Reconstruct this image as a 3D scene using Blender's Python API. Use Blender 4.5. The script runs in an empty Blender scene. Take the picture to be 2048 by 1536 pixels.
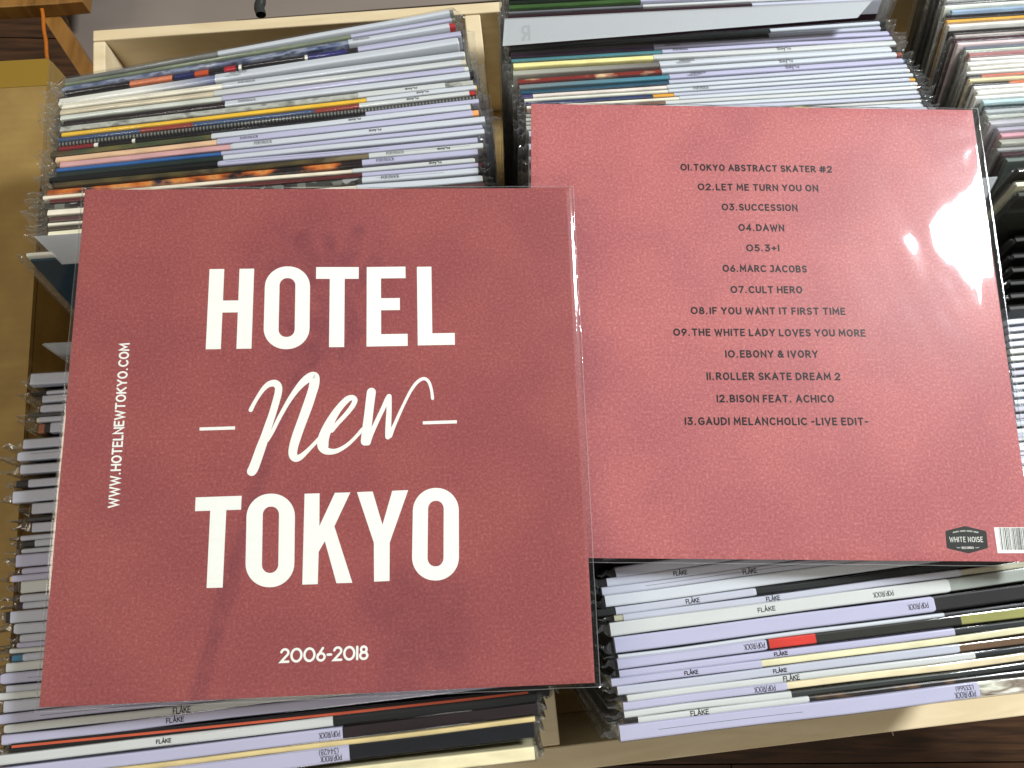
import bpy, math, random
import numpy as np
from mathutils import Matrix, Vector, noise
random.seed(7)
S = bpy.context.scene
COL = S.collection
# ------------------------------------------------------------------ camera
# phone camera half a metre above the record tops, tilted 12 degrees from straight down
FPX, HC = 1600.0, 0.5
dn = np.array([-.03, .214, .976]); dn /= np.linalg.norm(dn); up = -dn
ax = np.array([1., 0, 0]); ax -= ax @ up * up; ax /= np.linalg.norm(ax)
R = np.array([ax, np.cross(up, ax), up])
CAM = np.array([0, 0, HC])
cd = bpy.data.cameras.new('camera'); cam = bpy.data.objects.new('camera', cd); COL.objects.link(cam)
cd.sensor_width = 36; cd.lens = FPX / 2048 * 36; cd.clip_start = .01; cd.clip_end = 50
M4 = Matrix([[R[i][0], -R[i][1], -R[i][2], CAM[i]] for i in range(3)] + [[0, 0, 0, 1]])
cam.matrix_world = M4; S.camera = cam
def at(u, v, z=0.):
    d = R @ np.array([(u - 1024) / FPX, (v - 768) / FPX, 1]); return CAM + d * (z - HC) / d[2]
# ------------------------------------------------------------------ light
W = bpy.data.worlds.new('World'); S.world = W; W.use_nodes = True
bg = W.node_tree.nodes['Background']; bg.inputs[0].default_value = (1.0, .93, .84, 1); bg.inputs[1].default_value = .17
S.view_settings.view_transform = 'Standard'; S.view_settings.look = 'None'; S.view_settings.exposure = 0; S.view_settings.gamma = 1
def lamp(name, loc, tgt, sx, sy, power, col):
    l = bpy.data.lights.new(name, 'AREA'); l.shape = 'RECTANGLE'; l.size = sx; l.size_y = sy; l.energy = power; l.color = col
    o = bpy.data.objects.new(name, l); COL.objects.link(o); o.location = loc
    o.rotation_euler = (Vector(tgt) - Vector(loc)).to_track_quat('-Z', 'Y').to_euler(); return o
lamp('window_light', (1.21, .84, 1.25), (.1, .1, 0), .23, .38, 54, (.93, .97, 1.0))
lamp('ceiling_lamp', (-2.2, .2, 1.5), (0, .1, 0), .6, 1.3, 26, (1.0, .88, .68))
lamp('added_fill_light', (-.45, -1.75, 1.65), (0, 0, 0), 1.1, .5, 15, (1.0, .97, .92))  # added fill from behind the viewer to brighten the title cover, no known source
# ------------------------------------------------------------------ materials
def lin(c):
    return tuple(((x / 255) / 12.92 if x / 255 <= .04045 else ((x / 255 + .055) / 1.055) ** 2.4) for x in c) + (1,)
MC = {}
def newmat(name):
    m = bpy.data.materials.new(name); m.use_nodes = True
    nt = m.node_tree; return m, nt, nt.nodes['Principled BSDF']
def node(nt, t, **k):
    n = nt.nodes.new(t)
    for a, b in k.items():
        if a in n.inputs.keys() and not hasattr(n, a): n.inputs[a].default_value = b
        elif hasattr(n, a): setattr(n, a, b)
        else: n.inputs[a].default_value = b
    return n
def objco(nt, scale=(1, 1, 1)):
    tc = node(nt, 'ShaderNodeTexCoord'); mp = node(nt, 'ShaderNodeMapping'); mp.inputs['Scale'].default_value = scale
    nt.links.new(tc.outputs['Object'], mp.inputs['Vector']); return mp.outputs[0]
def paper(c, rough=.5, var=.10, sc=220):
    """printed card stock: plain colour with faint mottling and wear"""
    k = ('p', c, rough, var, sc)
    if k in MC: return MC[k]
    m, nt, b = newmat('printed_card'); b.inputs['Roughness'].default_value = rough; b.inputs['Specular IOR Level'].default_value = .2
    n = node(nt, 'ShaderNodeTexNoise'); n.inputs['Scale'].default_value = sc; n.inputs['Detail'].default_value = 4
    nt.links.new(objco(nt, (.35, 1, 1)), n.inputs['Vector'])
    r = node(nt, 'ShaderNodeValToRGB'); L = lin(c)
    r.color_ramp.elements[0].position = .3; r.color_ramp.elements[1].position = .7
    r.color_ramp.elements[0].color = tuple(x * (1 - var) for x in L[:3]) + (1,)
    r.color_ramp.elements[1].color = tuple(min(1, x * (1 + var)) for x in L[:3]) + (1,)
    nt.links.new(n.outputs['Fac'], r.inputs[0]); nt.links.new(r.outputs[0], b.inputs['Base Color'])
    MC[k] = m; return m
def pattern(cols, sc=90, stretch=(.5, 1, 1), kind='noise'):
    k = ('x', tuple(cols), sc, stretch, kind)
    if k in MC: return MC[k]
    m, nt, b = newmat('print_glint_pattern'); b.inputs['Roughness'].default_value = .4
    v = objco(nt, stretch)
    if kind == 'noise':
        n = node(nt, 'ShaderNodeTexNoise'); n.inputs['Scale'].default_value = sc; n.inputs['Detail'].default_value = 3; out = n.outputs['Fac']
    else:
        n = node(nt, 'ShaderNodeTexVoronoi'); n.inputs['Scale'].default_value = sc
        s = node(nt, 'ShaderNodeSeparateColor'); nt.links.new(n.outputs['Color'], s.inputs[0]); out = s.outputs[0]
    nt.links.new(v, n.inputs['Vector'])
    r = node(nt, 'ShaderNodeValToRGB'); r.color_ramp.interpolation = 'CONSTANT' if kind != 'noise' else 'LINEAR'
    e = r.color_ramp.elements; N = len(cols)
    lo, hi = (.32, .66) if kind == 'noise' else (0, .85)
    e[0].position = lo; e[0].color = lin(cols[0]); e[1].position = hi; e[1].color = lin(cols[-1])
    for i in range(1, N - 1):
        q = e.new(lo + (hi - lo) * i / (N - 1)); q.color = lin(cols[i])
    nt.links.new(out, r.inputs[0]); nt.links.new(r.outputs[0], b.inputs['Base Color'])
    MC[k] = m; return m
def gradient(cols, L=.315):
    """print that runs from one colour to the next along the jacket's top edge"""
    k = ('g', tuple(cols))
    if k in MC: return MC[k]
    m, nt, b = newmat('printed_blend'); b.inputs['Roughness'].default_value = .4
    tc = node(nt, 'ShaderNodeTexCoord'); sx = node(nt, 'ShaderNodeSeparateXYZ'); nt.links.new(tc.outputs['Object'], sx.inputs[0])
    mu = node(nt, 'ShaderNodeMath', operation='MULTIPLY_ADD'); mu.inputs[1].default_value = 1 / L; mu.inputs[2].default_value = .5
    nt.links.new(sx.outputs[0], mu.inputs[0])
    r = node(nt, 'ShaderNodeValToRGB'); e = r.color_ramp.elements; N = len(cols)
    e[0].color = lin(cols[0]); e[0].position = 0; e[1].color = lin(cols[-1]); e[1].position = 1
    for i in range(1, N - 1): e.new(i / (N - 1)).color = lin(cols[i])
    nt.links.new(mu.outputs[0], r.inputs[0]); nt.links.new(r.outputs[0], b.inputs['Base Color']); MC[k] = m; return m
def ribbed(c1, c2, per=.0026):
    k = ('r', c1, c2)
    if k in MC: return MC[k]
    m, nt, b = newmat('printed_coil'); b.inputs['Roughness'].default_value = .4
    w = node(nt, 'ShaderNodeTexWave'); w.inputs['Scale'].default_value = 1 / per / 20 * 2 * math.pi / (2 * math.pi) * 1.0
    w.inputs['Scale'].default_value = 2 * math.pi / (20 * per); nt.links.new(objco(nt), w.inputs['Vector'])
    r = node(nt, 'ShaderNodeValToRGB'); r.color_ramp.elements[0].color = lin(c1); r.color_ramp.elements[1].color = lin(c2)
    r.color_ramp.elements[0].position = .35; r.color_ramp.elements[1].position = .75
    nt.links.new(w.outputs['Fac'], r.inputs[0]); nt.links.new(r.outputs[0], b.inputs['Base Color']); MC[k] = m; return m
def plastic(name, haze, rough, sheen=0., ior=1.5, bump=0.):
    """clear polypropylene: see-through film with a mirror-like surface and a little milky haze"""
    if name in MC: return MC[name]
    m = bpy.data.materials.new(name); m.use_nodes = True; nt = m.node_tree; nt.nodes.clear()
    out = node(nt, 'ShaderNodeOutputMaterial'); tr = node(nt, 'ShaderNodeBsdfTransparent'); tr.inputs[0].default_value = (.97, .975, .97, 1)
    gl = node(nt, 'ShaderNodeBsdfGlossy'); gl.inputs['Roughness'].default_value = rough
    df = node(nt, 'ShaderNodeBsdfDiffuse'); df.inputs[0].default_value = (.8, .82, .84, 1)
    g2 = node(nt, 'ShaderNodeBsdfGlossy'); g2.inputs['Roughness'].default_value = .3
    fr = node(nt, 'ShaderNodeFresnel'); fr.inputs[0].default_value = ior
    fm = node(nt, 'ShaderNodeMath', operation='MULTIPLY'); fm.inputs[1].default_value = 1.5; nt.links.new(fr.outputs[0], fm.inputs[0])
    geo = node(nt, 'ShaderNodeNewGeometry')
    io = node(nt, 'ShaderNodeMapRange'); io.inputs[3].default_value = ior; io.inputs[4].default_value = 1 / ior   # a film, not a solid: same from both sides
    nt.links.new(geo.outputs['Backfacing'], io.inputs[0]); nt.links.new(io.outputs[0], fr.inputs[0])
    m1 = node(nt, 'ShaderNodeMixShader'); m1.inputs[0].default_value = haze
    nt.links.new(tr.outputs[0], m1.inputs[1]); nt.links.new(df.outputs[0], m1.inputs[2])
    m0 = node(nt, 'ShaderNodeMixShader'); m0.inputs[0].default_value = sheen
    nt.links.new(m1.outputs[0], m0.inputs[1]); nt.links.new(g2.outputs[0], m0.inputs[2])
    m2 = node(nt, 'ShaderNodeMixShader'); nt.links.new(fm.outputs[0], m2.inputs[0])
    nt.links.new(m0.outputs[0], m2.inputs[1]); nt.links.new(gl.outputs[0], m2.inputs[2]); nt.links.new(m2.outputs[0], out.inputs[0])
    if bump:
        n = node(nt, 'ShaderNodeTexNoise'); n.inputs['Scale'].default_value = 110; n.inputs['Detail'].default_value = 2; n.inputs['Distortion'].default_value = 1.5
        nt.links.new(objco(nt), n.inputs['Vector'])
        bp = node(nt, 'ShaderNodeBump'); bp.inputs['Strength'].default_value = bump; bp.inputs['Distance'].default_value = .004
        nt.links.new(n.outputs['Fac'], bp.inputs['Height']); nt.links.new(bp.outputs[0], gl.inputs['Normal']); nt.links.new(bp.outputs[0], fr.inputs['Normal'])
    MC[name] = m; return m
SLEEVE = plastic('sleeve_film', .004, .10, 0, 1.4)
CRINKLE = plastic('sleeve_film_crumpled', .035, .15, 0, 1.4, .45)
COVERFILM = plastic('cover_film', .004, .045, .005, 1.45)
DIVFILM = plastic('divider_plastic', .22, .15, .02, 1.5)
def wood(c1, c2, sc, stretch, rough=.45):
    m, nt, b = newmat('wood'); b.inputs['Roughness'].default_value = rough
    n = node(nt, 'ShaderNodeTexNoise'); n.inputs['Scale'].default_value = sc; n.inputs['Detail'].default_value = 5; n.inputs['Distortion'].default_value = .6
    nt.links.new(objco(nt, stretch), n.inputs['Vector'])
    r = node(nt, 'ShaderNodeValToRGB'); r.color_ramp.elements[0].position = .3; r.color_ramp.elements[1].position = .7
    r.color_ramp.elements[0].color = lin(c1); r.color_ramp.elements[1].color = lin(c2)
    nt.links.new(n.outputs['Fac'], r.inputs[0]); nt.links.new(r.outputs[0], b.inputs['Base Color'])
    bp = node(nt, 'ShaderNodeBump'); bp.inputs['Strength'].default_value = .15; bp.inputs['Distance'].default_value = .001
    nt.links.new(n.outputs['Fac'], bp.inputs['Height']); nt.links.new(bp.outputs[0], b.inputs['Normal']); return m
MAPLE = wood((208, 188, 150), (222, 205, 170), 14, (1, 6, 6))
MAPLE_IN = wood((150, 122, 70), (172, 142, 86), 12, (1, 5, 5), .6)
FLOORW = wood((46, 29, 17), (84, 56, 34), 9, (1.2, 14, 1), .35)
AMBER = wood((110, 74, 30), (146, 104, 50), 10, (8, 1, 1), .4)
INK = paper((22, 15, 18), .5, .05); WHITEINK = paper((238, 240, 234), .45, .02)
# ------------------------------------------------------------------ mesh helpers
def obj(name, verts, faces, mats, parent=None, mi=None, smooth=False, loc=None):
    me = bpy.data.meshes.new(name); me.from_pydata([tuple(v) for v in verts], [], faces)
    for m in (mats if isinstance(mats, (list, tuple)) else [mats]): me.materials.append(m)
    if mi: me.polygons.foreach_set('material_index', mi)
    if smooth: me.polygons.foreach_set('use_smooth', [True] * len(me.polygons))
    me.update(); o = bpy.data.objects.new(name, me); COL.objects.link(o)
    if parent: o.parent = parent
    if loc is not None: o.location = loc
    return o
def empty(name, m, label, cat, group=None):
    o = bpy.data.objects.new(name, None); COL.objects.link(o); o.empty_display_size = .02
    o.matrix_world = m; tag(o, label, cat, group); return o
def tag(o, label=None, cat=None, group=None, kind=None):
    if label: o['label'] = label
    if cat: o['category'] = cat
    if group: o['group'] = group
    if kind: o['kind'] = kind
    return o
def loft(sections, closed=True):
    """sections: list of equal-length rings -> verts, faces with end caps"""
    n = len(sections[0]); V = [p for s in sections for p in s]; Fc = []
    for i in range(len(sections) - 1):
        for j in range(n):
            k = (j + 1) % n; Fc.append((i * n + j, (i + 1) * n + j, (i + 1) * n + k, i * n + k))
    Fc.append(tuple(range(n))); Fc.append(tuple((len(sections) - 1) * n + j for j in reversed(range(n))))
    return V, Fc
def box(x0, x1, y0, y1, z0, z1):
    V = [(x, y, z) for x in (x0, x1) for y in (y0, y1) for z in (z0, z1)]
    return V, [(0, 1, 3, 2), (4, 6, 7, 5), (0, 4, 5, 1), (2, 3, 7, 6), (0, 2, 6, 4), (1, 5, 7, 3)]
def bevelbox(name, b, mat, parent, r=.001):
    V, Fc = box(*b); o = obj(name, V, Fc, mat, parent)
    md = o.modifiers.new('edge', 'BEVEL'); md.width = r; md.segments = 2; return o
# ------------------------------------------------------------------ stroke lettering
def arc(cx, cy, rx, ry, a0, a1, n=10):
    return [(cx + rx * math.cos(math.radians(a0 + (a1 - a0) * i / n)), cy + ry * math.sin(math.radians(a0 + (a1 - a0) * i / n))) for i in range(n + 1)]
G = {
 'A': (.66, [[(0, 0), (.33, 1), (.66, 0)], [(.12, .33), (.54, .33)]]),
 'B': (.54, [[(0, 0), (0, 1), (.25, 1)] + arc(.25, .76, .22, .24, 90, -90, 8) + [(0, .52)], [(.05, .52)] + [(.27, .52)] + arc(.27, .26, .26, .26, 90, -90, 8) + [(0, 0)]]),
 'C': (.62, [arc(.36, .5, .36, .5, 48, 312, 14)]),
 'D': (.60, [[(0, 0), (0, 1), (.18, 1)] + arc(.18, .5, .42, .5, 90, -90, 12) + [(0, 0)]]),
 'E': (.46, [[(.46, 1), (0, 1), (0, 0), (.46, 0)], [(.02, .54), (.40, .54)]]),
 'F': (.44, [[(.44, 1), (0, 1), (0, 0)], [(.02, .5), (.38, .5)]]),
 'G': (.64, [arc(.36, .5, .36, .5, 48, 330, 14) + [(.64, .46), (.38, .46)]]),
 'H': (.58, [[(0, 0), (0, 1)], [(.58, 0), (.58, 1)], [(.02, .52), (.56, .52)]]),
 'I': (.0, [[(0, 0), (0, 1)]]),
 'J': (.42, [[(.10, 1), (.42, 1), (.42, .25)] + arc(.20, .25, .22, .25, 0, -140, 8)]),
 'K': (.56, [[(0, 0), (0, 1)], [(.52, 1), (.03, .46)], [(.17, .6), (.56, 0)]]),
 'L': (.42, [[(0, 1), (0, 0), (.42, 0)]]),
 'M': (.72, [[(0, 0), (.04, 1), (.36, .3), (.68, 1), (.72, 0)]]),
 'N': (.58, [[(0, 0), (0, 1), (.58, 0), (.58, 1)]]),
 'O': (.66, [arc(.33, .5, .33, .5, 90, 450, 20)]),
 'P': (.50, [[(0, 0), (0, 1), (.24, 1)] + arc(.24, .72, .26, .28, 90, -90, 8) + [(.02, .44)]]),
 'R': (.54, [[(0, 0), (0, 1), (.24, 1)] + arc(.24, .74, .25, .26, 90, -90, 8) + [(.02, .48)], [(.24, .48), (.54, 0)]]),
 'S': (.50, [arc(.26, .75, .24, .25, 30, 270, 10)[:-1] + arc(.25, .25, .25, .25, 90, -150, 10)]),
 'T': (.56, [[(0, 1), (.56, 1)], [(.28, .98), (.28, 0)]]),
 'U': (.56, [[(0, 1), (0, .3)] + arc(.28, .3, .28, .3, 180, 360, 10) + [(.56, 1)]]),
 'V': (.62, [[(0, 1), (.31, 0), (.62, 1)]]),
 'W': (.90, [[(0, 1), (.22, 0), (.45, .85), (.68, 0), (.90, 1)]]),
 'Y': (.60, [[(0, 1), (.30, .46), (.60, 1)], [(.30, .44), (.30, 0)]]),
 '0': (.74, [arc(.37, .5, .37, .5, 90, 450, 22)]),
 '1': (.0, [[(0, 0), (0, 1)]]),
 '2': (.54, [arc(.27, .73, .26, .27, 170, -30, 10) + [(.0, 0), (.54, 0)]]),
 '3': (.50, [[(.03, 1), (.46, 1), (.2, .6)] + arc(.22, .31, .28, .31, 80, -150, 10)]),
 '4': (.58, [[(.44, 0), (.44, 1), (0, .28), (.58, .28)]]),
 '5': (.50, [[(.45, 1), (.1, 1), (.05, .58)] + arc(.22, .31, .28, .31, 110, -150, 10)]),
 '6': (.54, [[(.40, 1), (.06, .42)] + arc(.27, .29, .27, .29, 150, 510, 16)]),
 '7': (.54, [[(0, 1), (.54, 1), (.18, 0)]]),
 '8': (.54, [arc(.27, .76, .21, .24, 270, 630, 14), arc(.27, .27, .27, .27, 90, 450, 14)]),
 '9': (.54, [[(.14, 0), (.48, .58)] + arc(.27, .71, .27, .29, -30, 330, 16)]),
 '.': (.16, [[(.04, 0), (.04, .03)]]), '-': (.26, [[(0, .45), (.26, .45)]]), '+': (.5, [[(0, .45), (.5, .45)], [(.25, .2), (.25, .7)]]),
 '#': (.84, [[(.2, 0), (.32, 1)], [(.54, 0), (.66, 1)], [(0, .3), (.8, .3)], [(.04, .7), (.84, .7)]]),
 '&': (.62, [[(.62, 0), (.16, .66)] + arc(.28, .8, .15, .2, 200, -30, 8) + [(.08, .42)] + arc(.25, .24, .24, .24, 140, 320, 8) + [(.58, .45)]]),
 '/': (.4, [[(0, -.1), (.4, 1.05)]]), '(': (.2, [arc(.3, .5, .3, .65, 130, 230, 6)]), ')': (.2, [arc(-.1, .5, .3, .65, 50, -50, 6)]),
 '^': (.62, [[(0, 0), (.31, 1), (.62, 0)], [(.31, .95), (.31, 1.45)], [(.13, .33), (.5, .33)]]),
}
def ribbon(pts, r, z, V, Fc, caps=True):
    """flat strip of half width r (number or list) along pts with rounded ends; appended to V, Fc"""
    P = [Vector(p) for p in pts]; Q = [P[0]]; rr = r if isinstance(r, list) else [r] * len(P); R2 = [rr[0]]
    for p, q in zip(P[1:], rr[1:]):
        if (p - Q[-1]).length > 1e-7: Q.append(p); R2.append(q)
    n = len(Q)
    if n < 2: return
    closed = (Q[0] - Q[-1]).length < 1e-6 * 50 and n > 3
    base = len(V); L = []
    for i in range(n):
        a = Q[i - 1] if i > 0 else (Q[-2] if closed else None); b = Q[i + 1] if i < n - 1 else (Q[1] if closed else None)
        d1 = (Q[i] - a).normalized() if a is not None else None; d2 = (b - Q[i]).normalized() if b is not None else None
        if d1 is None: d1 = d2
        if d2 is None: d2 = d1
        t = d1 + d2; t = t.normalized() if t.length > 1e-4 else d1
        nn = Vector((-t.y, t.x)); c = max(.38, abs(nn.dot(Vector((-d1.y, d1.x))))); w = R2[i] / c
        zi = z + 8e-6 * i / n; V.append((Q[i].x + nn.x * w, Q[i].y + nn.y * w, zi)); V.append((Q[i].x - nn.x * w, Q[i].y - nn.y * w, zi))
    for i in range(n - 1): Fc.append((base + 2 * i, base + 2 * i + 1, base + 2 * i + 3, base + 2 * i + 2))
    if caps and not closed:
        for e, s in ((0, -1), (n - 1, 1)):
            d = (Q[1] - Q[0]) if e == 0 else (Q[-1] - Q[-2]); a0 = math.atan2(d.y, d.x) + (math.pi if s < 0 else 0)
            k = len(V); w = R2[e]
            for j in range(7):
                a = a0 - math.pi / 2 + math.pi * j / 6; V.append((Q[e].x + w * math.cos(a), Q[e].y + w * math.sin(a), z))
            Fc.append(tuple(range(k, k + 7)))
def text(s, weight, gap=.26, zero_round=True, space=.36):
    """strokes of a line in cap-height units, returns list of polylines and total width"""
    x = 0; out = []
    for c in s:
        if c == ' ': x += space; continue
        w, st = G[c]
        for p in st: out.append([(x + a, b) for a, b in p])
        x += w + gap
    return out, x - gap
def text_mesh(s, x0, y0, x1, y1, cap, weight, z, gap=.26, tf=None):
    """line of lettering from (x0,y0) to (x1,y1) on the local plane"""
    st, w = text(s, weight, gap); L = math.hypot(x1 - x0, y1 - y0); cx, sx = (x1 - x0) / L, (y1 - y0) / L
    k = (L - weight * cap) / w; V, Fc = [], []
    for i, p in enumerate(st):
        q = []
        for a, b in p:
            a2 = a * k + weight * cap / 2; b2 = b * cap * (1 - weight) + weight * cap / 2
            q.append((x0 + a2 * cx - b2 * sx, y0 + a2 * sx + b2 * cx))
        ribbon(q, weight * cap / 2, z + (i % 4) * 1.1e-5, V, Fc)
    return V, Fc
# ------------------------------------------------------------------ the setting
def rotz(a): return Matrix.Rotation(a, 4, 'Z')
fl = obj('floor', [(-3, -3, 0), (3, -3, 0), (3, 3, 0), (-3, 3, 0)], [(0, 1, 2, 3)], paper((20, 13, 9), .7), loc=(0, 0, -.8)); tag(fl, kind='structure')
# floor planks that show past the bin's front edge and behind it, each board a mesh of its own
pm = None
for reg in ((-.2, 1.4, -.75, -.02, 0.09), (-1.2, .5, .55, 1.3, .09)):
    x0, x1, y0, y1, wd = reg; y = y0; k = 0
    while y < y1:
        xs = x0 - (k % 3) * .23
        while xs < x1:
            L = .8; V, Fc = box(0, L - .002, 0, wd - .002, 0, .012)
            if pm is None:
                o = obj('floorboard', V, Fc, FLOORW, fl); pm = o.data
            else:
                o = bpy.data.objects.new('floorboard', pm); COL.objects.link(o); o.parent = fl
            o.location = (xs, y, .0005 * random.random()); xs += L
        y += wd; k += 1
# record bin: three bays, low sides, slanted bottom; turned six degrees
BA = math.radians(6.0)
def fz(y): return -.326 - .08 * (y + .11)
RZ = -.19
borg = at(960, 26, RZ)          # back end of the partition between the left and the middle bay
BINM = Matrix.Translation(Vector((borg[0], borg[1], 0))) @ rotz(BA)
bin_ = empty('record_bin', BINM @ Matrix.Translation((0, 0, -.37)), 'pale maple record bin with low sides holding all the upright records', 'record bin')
LB = Matrix.Translation((0, 0, .37))
def board(name, b, mat=MAPLE, r=.0012):
    V, Fc = box(*b); o = obj(name, [LB @ Vector(v) for v in V], Fc, mat, bin_)
    md = o.modifiers.new('edge', 'BEVEL'); md.width = r; md.segments = 2; return o
LEN = .674
zb = -.40
T = .0115
lx = -.361
board('back_board', (lx - T, .80, 0, T, zb, RZ), MAPLE)
board('side_board', (lx - T, lx, -LEN, -.0006, zb, RZ - .0004), MAPLE)
board('partition', (-.0155, 0, -LEN, -.0006, zb, RZ - .0008), MAPLE)
board('partition', (.352, .3675, -LEN, -.0006, zb, -.31), MAPLE)
board('side_board', (.735, .7465, -LEN, -.0006, zb, RZ - .0004), MAPLE)
board('front_board', (lx - T, .80, -LEN - .02, -LEN - .0006, zb, RZ + .0004), MAPLE)
V, Fc = box(lx, .735, -LEN, -.001, 0, .008)
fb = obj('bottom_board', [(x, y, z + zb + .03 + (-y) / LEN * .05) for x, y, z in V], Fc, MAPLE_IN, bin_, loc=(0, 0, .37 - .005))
# ------------------------------------------------------------------ records
ORD = ['', 'first', 'second', 'third', 'fourth', 'fifth', 'sixth', 'seventh', 'eighth', 'ninth', 'tenth', 'eleventh', 'twelfth', 'thirteenth', 'fourteenth', 'fifteenth', 'sixteenth', 'seventeenth', 'eighteenth', 'nineteenth', 'twentieth']
def ordn(i):
    if i <= 20: return ORD[i]
    t = {2: 'twenty', 3: 'thirty', 4: 'forty'}[i // 10]; tt = {2: 'twentieth', 3: 'thirtieth', 4: 'fortieth'}[i // 10]
    return tt if i % 10 == 0 else t + '-' + ORD[i % 10]
WID = .315
CW = (198, 203, 210); CL = (181, 180, 205); CG = (200, 203, 202); CS = (186, 189, 203)
def section(x, y0, y1, top, bot, r):
    r = min(r, (y1 - y0) * .45)
    return [(x, y0, bot), (x, y0, top - r), (x, y0 + r * .3, top - r * .3), (x, y0 + r, top), (x, y1 - r, top), (x, y1 - r * .3, top - r * .3), (x, y1, top - r), (x, y1, bot)]
def bow(s, amp): return amp * math.sin(math.pi * s)
def record(L3, R3, t, theta, segs, card, label, group, tips=(.012, .010), texts=(), curve=0., round_end=0, fold=.012):
    """one record in its sleeve. L3,R3: far top corners; segs: [(f0,f1,material)] along the jacket; card: (f0,f1,colour) or None"""
    L3 = Vector(L3); R3 = Vector(R3); X = (R3 - L3).normalized(); mid = (L3 + R3) / 2
    hz = Vector((-X.y, X.x, 0)).normalized()                       # away from the viewer
    Z = (Vector((0, 0, 1)) * math.cos(theta) + hz * math.sin(theta)); Z = (Z - X * Z.dot(X)).normalized(); Y = Z.cross(X)
    base = mid - Z * WID
    M = Matrix(((X.x, Y.x, Z.x, base.x), (X.y, Y.y, Z.y, base.y), (X.z, Y.z, Z.z, base.z), (0, 0, 0, 1)))
    e = empty('vinyl_record', M, label, 'record', group)
    hw = WID / 2
    wob = [random.uniform(-.0004, .0004) for _ in range(5)]
    def yo(x):
        s = (x + hw) / WID; return bow(max(0, min(1, s)), curve) + sum(w * math.sin((k + 1) * math.pi * s) for k, w in enumerate(wob)) * .6
    def sec(x, g, top, bot, r, sq=1.):
        o = yo(x); c = -t / 2
        return [(a, (b - c) * sq + c + o, d) for a, b, d in section(x, -t - g, g, top, bot, r)]
    # jacket
    cuts = sorted(set([0, 1] + [f for s in segs for f in s[:2]] + [i / 12 for i in range(13)]))
    cuts = [c for i, c in enumerate(cuts) if i == 0 or c - cuts[i - 1] > 1e-4]
    mats = []; mi = []
    secs = [sec(-hw + c * WID, 0, WID, 0, .0009) for c in cuts]
    V, Fc = loft(secs)
    for i in range(len(cuts) - 1):
        m = (cuts[i] + cuts[i + 1]) / 2; mm = segs[0][2]
        for f0, f1, q in segs:
            if f0 <= m <= f1: mm = q
        if mm not in mats: mats.append(mm)
        mi += [mats.index(mm)] * 8
    mi += [mi[0], mi[-1]]
    obj('jacket', V, Fc, mats, e, mi)
    # paper card folded over the top edge
    if card:
        f0, f1, cc = card; n = max(3, int((f1 - f0) * 12))
        fs = [f0 + (f1 - f0) * i / n for i in range(n + 1)]; fs.insert(1, f0 + .006); fs.insert(-1, f1 - .006)
        secs = [sec(-hw + q * WID, .00035, WID + .0004, WID - fold, .0011) for q in fs]; n = len(fs) - 1
        if round_end:                                              # rounded corner of the card
            for k, (i, d) in enumerate(((0, .0022),) if round_end == 1 else ((n, .0022),)):
                secs[i] = [(a, (b + t / 2) * .86 - t / 2, z - .0003) for a, b, z in secs[i]]
        V, Fc = loft(secs); cd_ = obj('paper_card', V, Fc, paper(cc, .6, .035, 60), e)
        if t > .0042 and random.random() < .5 and f1 - f0 > .25:    # crease line where the card is doubled
            V, Fc = [], []; yy = -t * random.uniform(.3, .6); a, b = sorted((random.uniform(f0 + .01, f0 + .1), random.uniform(f0 + .5 * (f1 - f0), f1 - .01)))
            ps = [(-hw + (a + (b - a) * i / 8) * WID, yy + yo(-hw + (a + (b - a) * i / 8) * WID)) for i in range(9)]
            ribbon(ps, .00011, WID + .00045, V, Fc, False); obj('crease', V, Fc, paper((70, 70, 84), .7), cd_)
        for (s, f, side, wmm, hmm) in texts:
            # side +1: reads upright from the viewer, -1: upside down
            V, Fc = [], []; st, w = text(s, .16, .2)
            pair = any(q[0][0] == '(' for q in texts) and s[0] != 'F'; sh = (1 if s[0] == '(' else -1) * (-side) * t * .22 if pair else 0
            hh = min(hmm / 1000, t * (.40 if pair else .86)); k = wmm / 1000 / w; x0 = -hw + f * WID; yb = (-t * .5 - hh / 2 if side > 0 else -t * .5 + hh / 2) + sh
            for i, p in enumerate(st):
                q = [((x0 + a * k if side > 0 else x0 - a * k), (yb + b * hh if side > 0 else yb - b * hh) + yo(x0)) for a, b in p]
                ribbon(q, .00017 if s[0] != 'F' else .00024, WID + .00048 + (i % 3) * 1e-5, V, Fc)
            obj('lettering', V, Fc, INK, cd_)
    # sleeve
    a, b = tips
    st = [(-hw - a, .12), (-hw - a * .75, .22), (-hw - a * .5, .42), (-hw - a * .22, .8), (-hw - .0004, 1)] + [(-hw + WID * i / 8, 1) for i in range(1, 8)] + [(hw + .0004, 1), (hw + b * .3, .75), (hw + b * .65, .4), (hw + b, .12)]
    secs = []; nst = len(st)
    for i, (x, sq) in enumerate(st):
        end = i < 4 or i > nst - 4; j = .0006 if end else .0001
        s_ = sec(x, .0005, WID + .0012 + (random.uniform(-.003, .0004) if end else random.uniform(0, .0006)), -.001, .0008, sq if end else 1)
        dy = random.uniform(-1, 1) * t * .28 if end else 0
        secs.append([(p + random.uniform(-j, j), q + dy + random.uniform(-j, j) * .6, r_ + random.uniform(-j, j) * .6) if k not in (0, 7) else (p, q, r_) for k, (p, q, r_) in enumerate(s_)])
    V, Fc = loft(secs); mi = []
    for i in range(nst - 1): mi += [1 if (i < 4 or i >= nst - 4) else 0] * 8
    mi += [1, 1]
    obj('sleeve', V, Fc, [SLEEVE, CRINKLE], e, mi)
    return e
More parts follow.
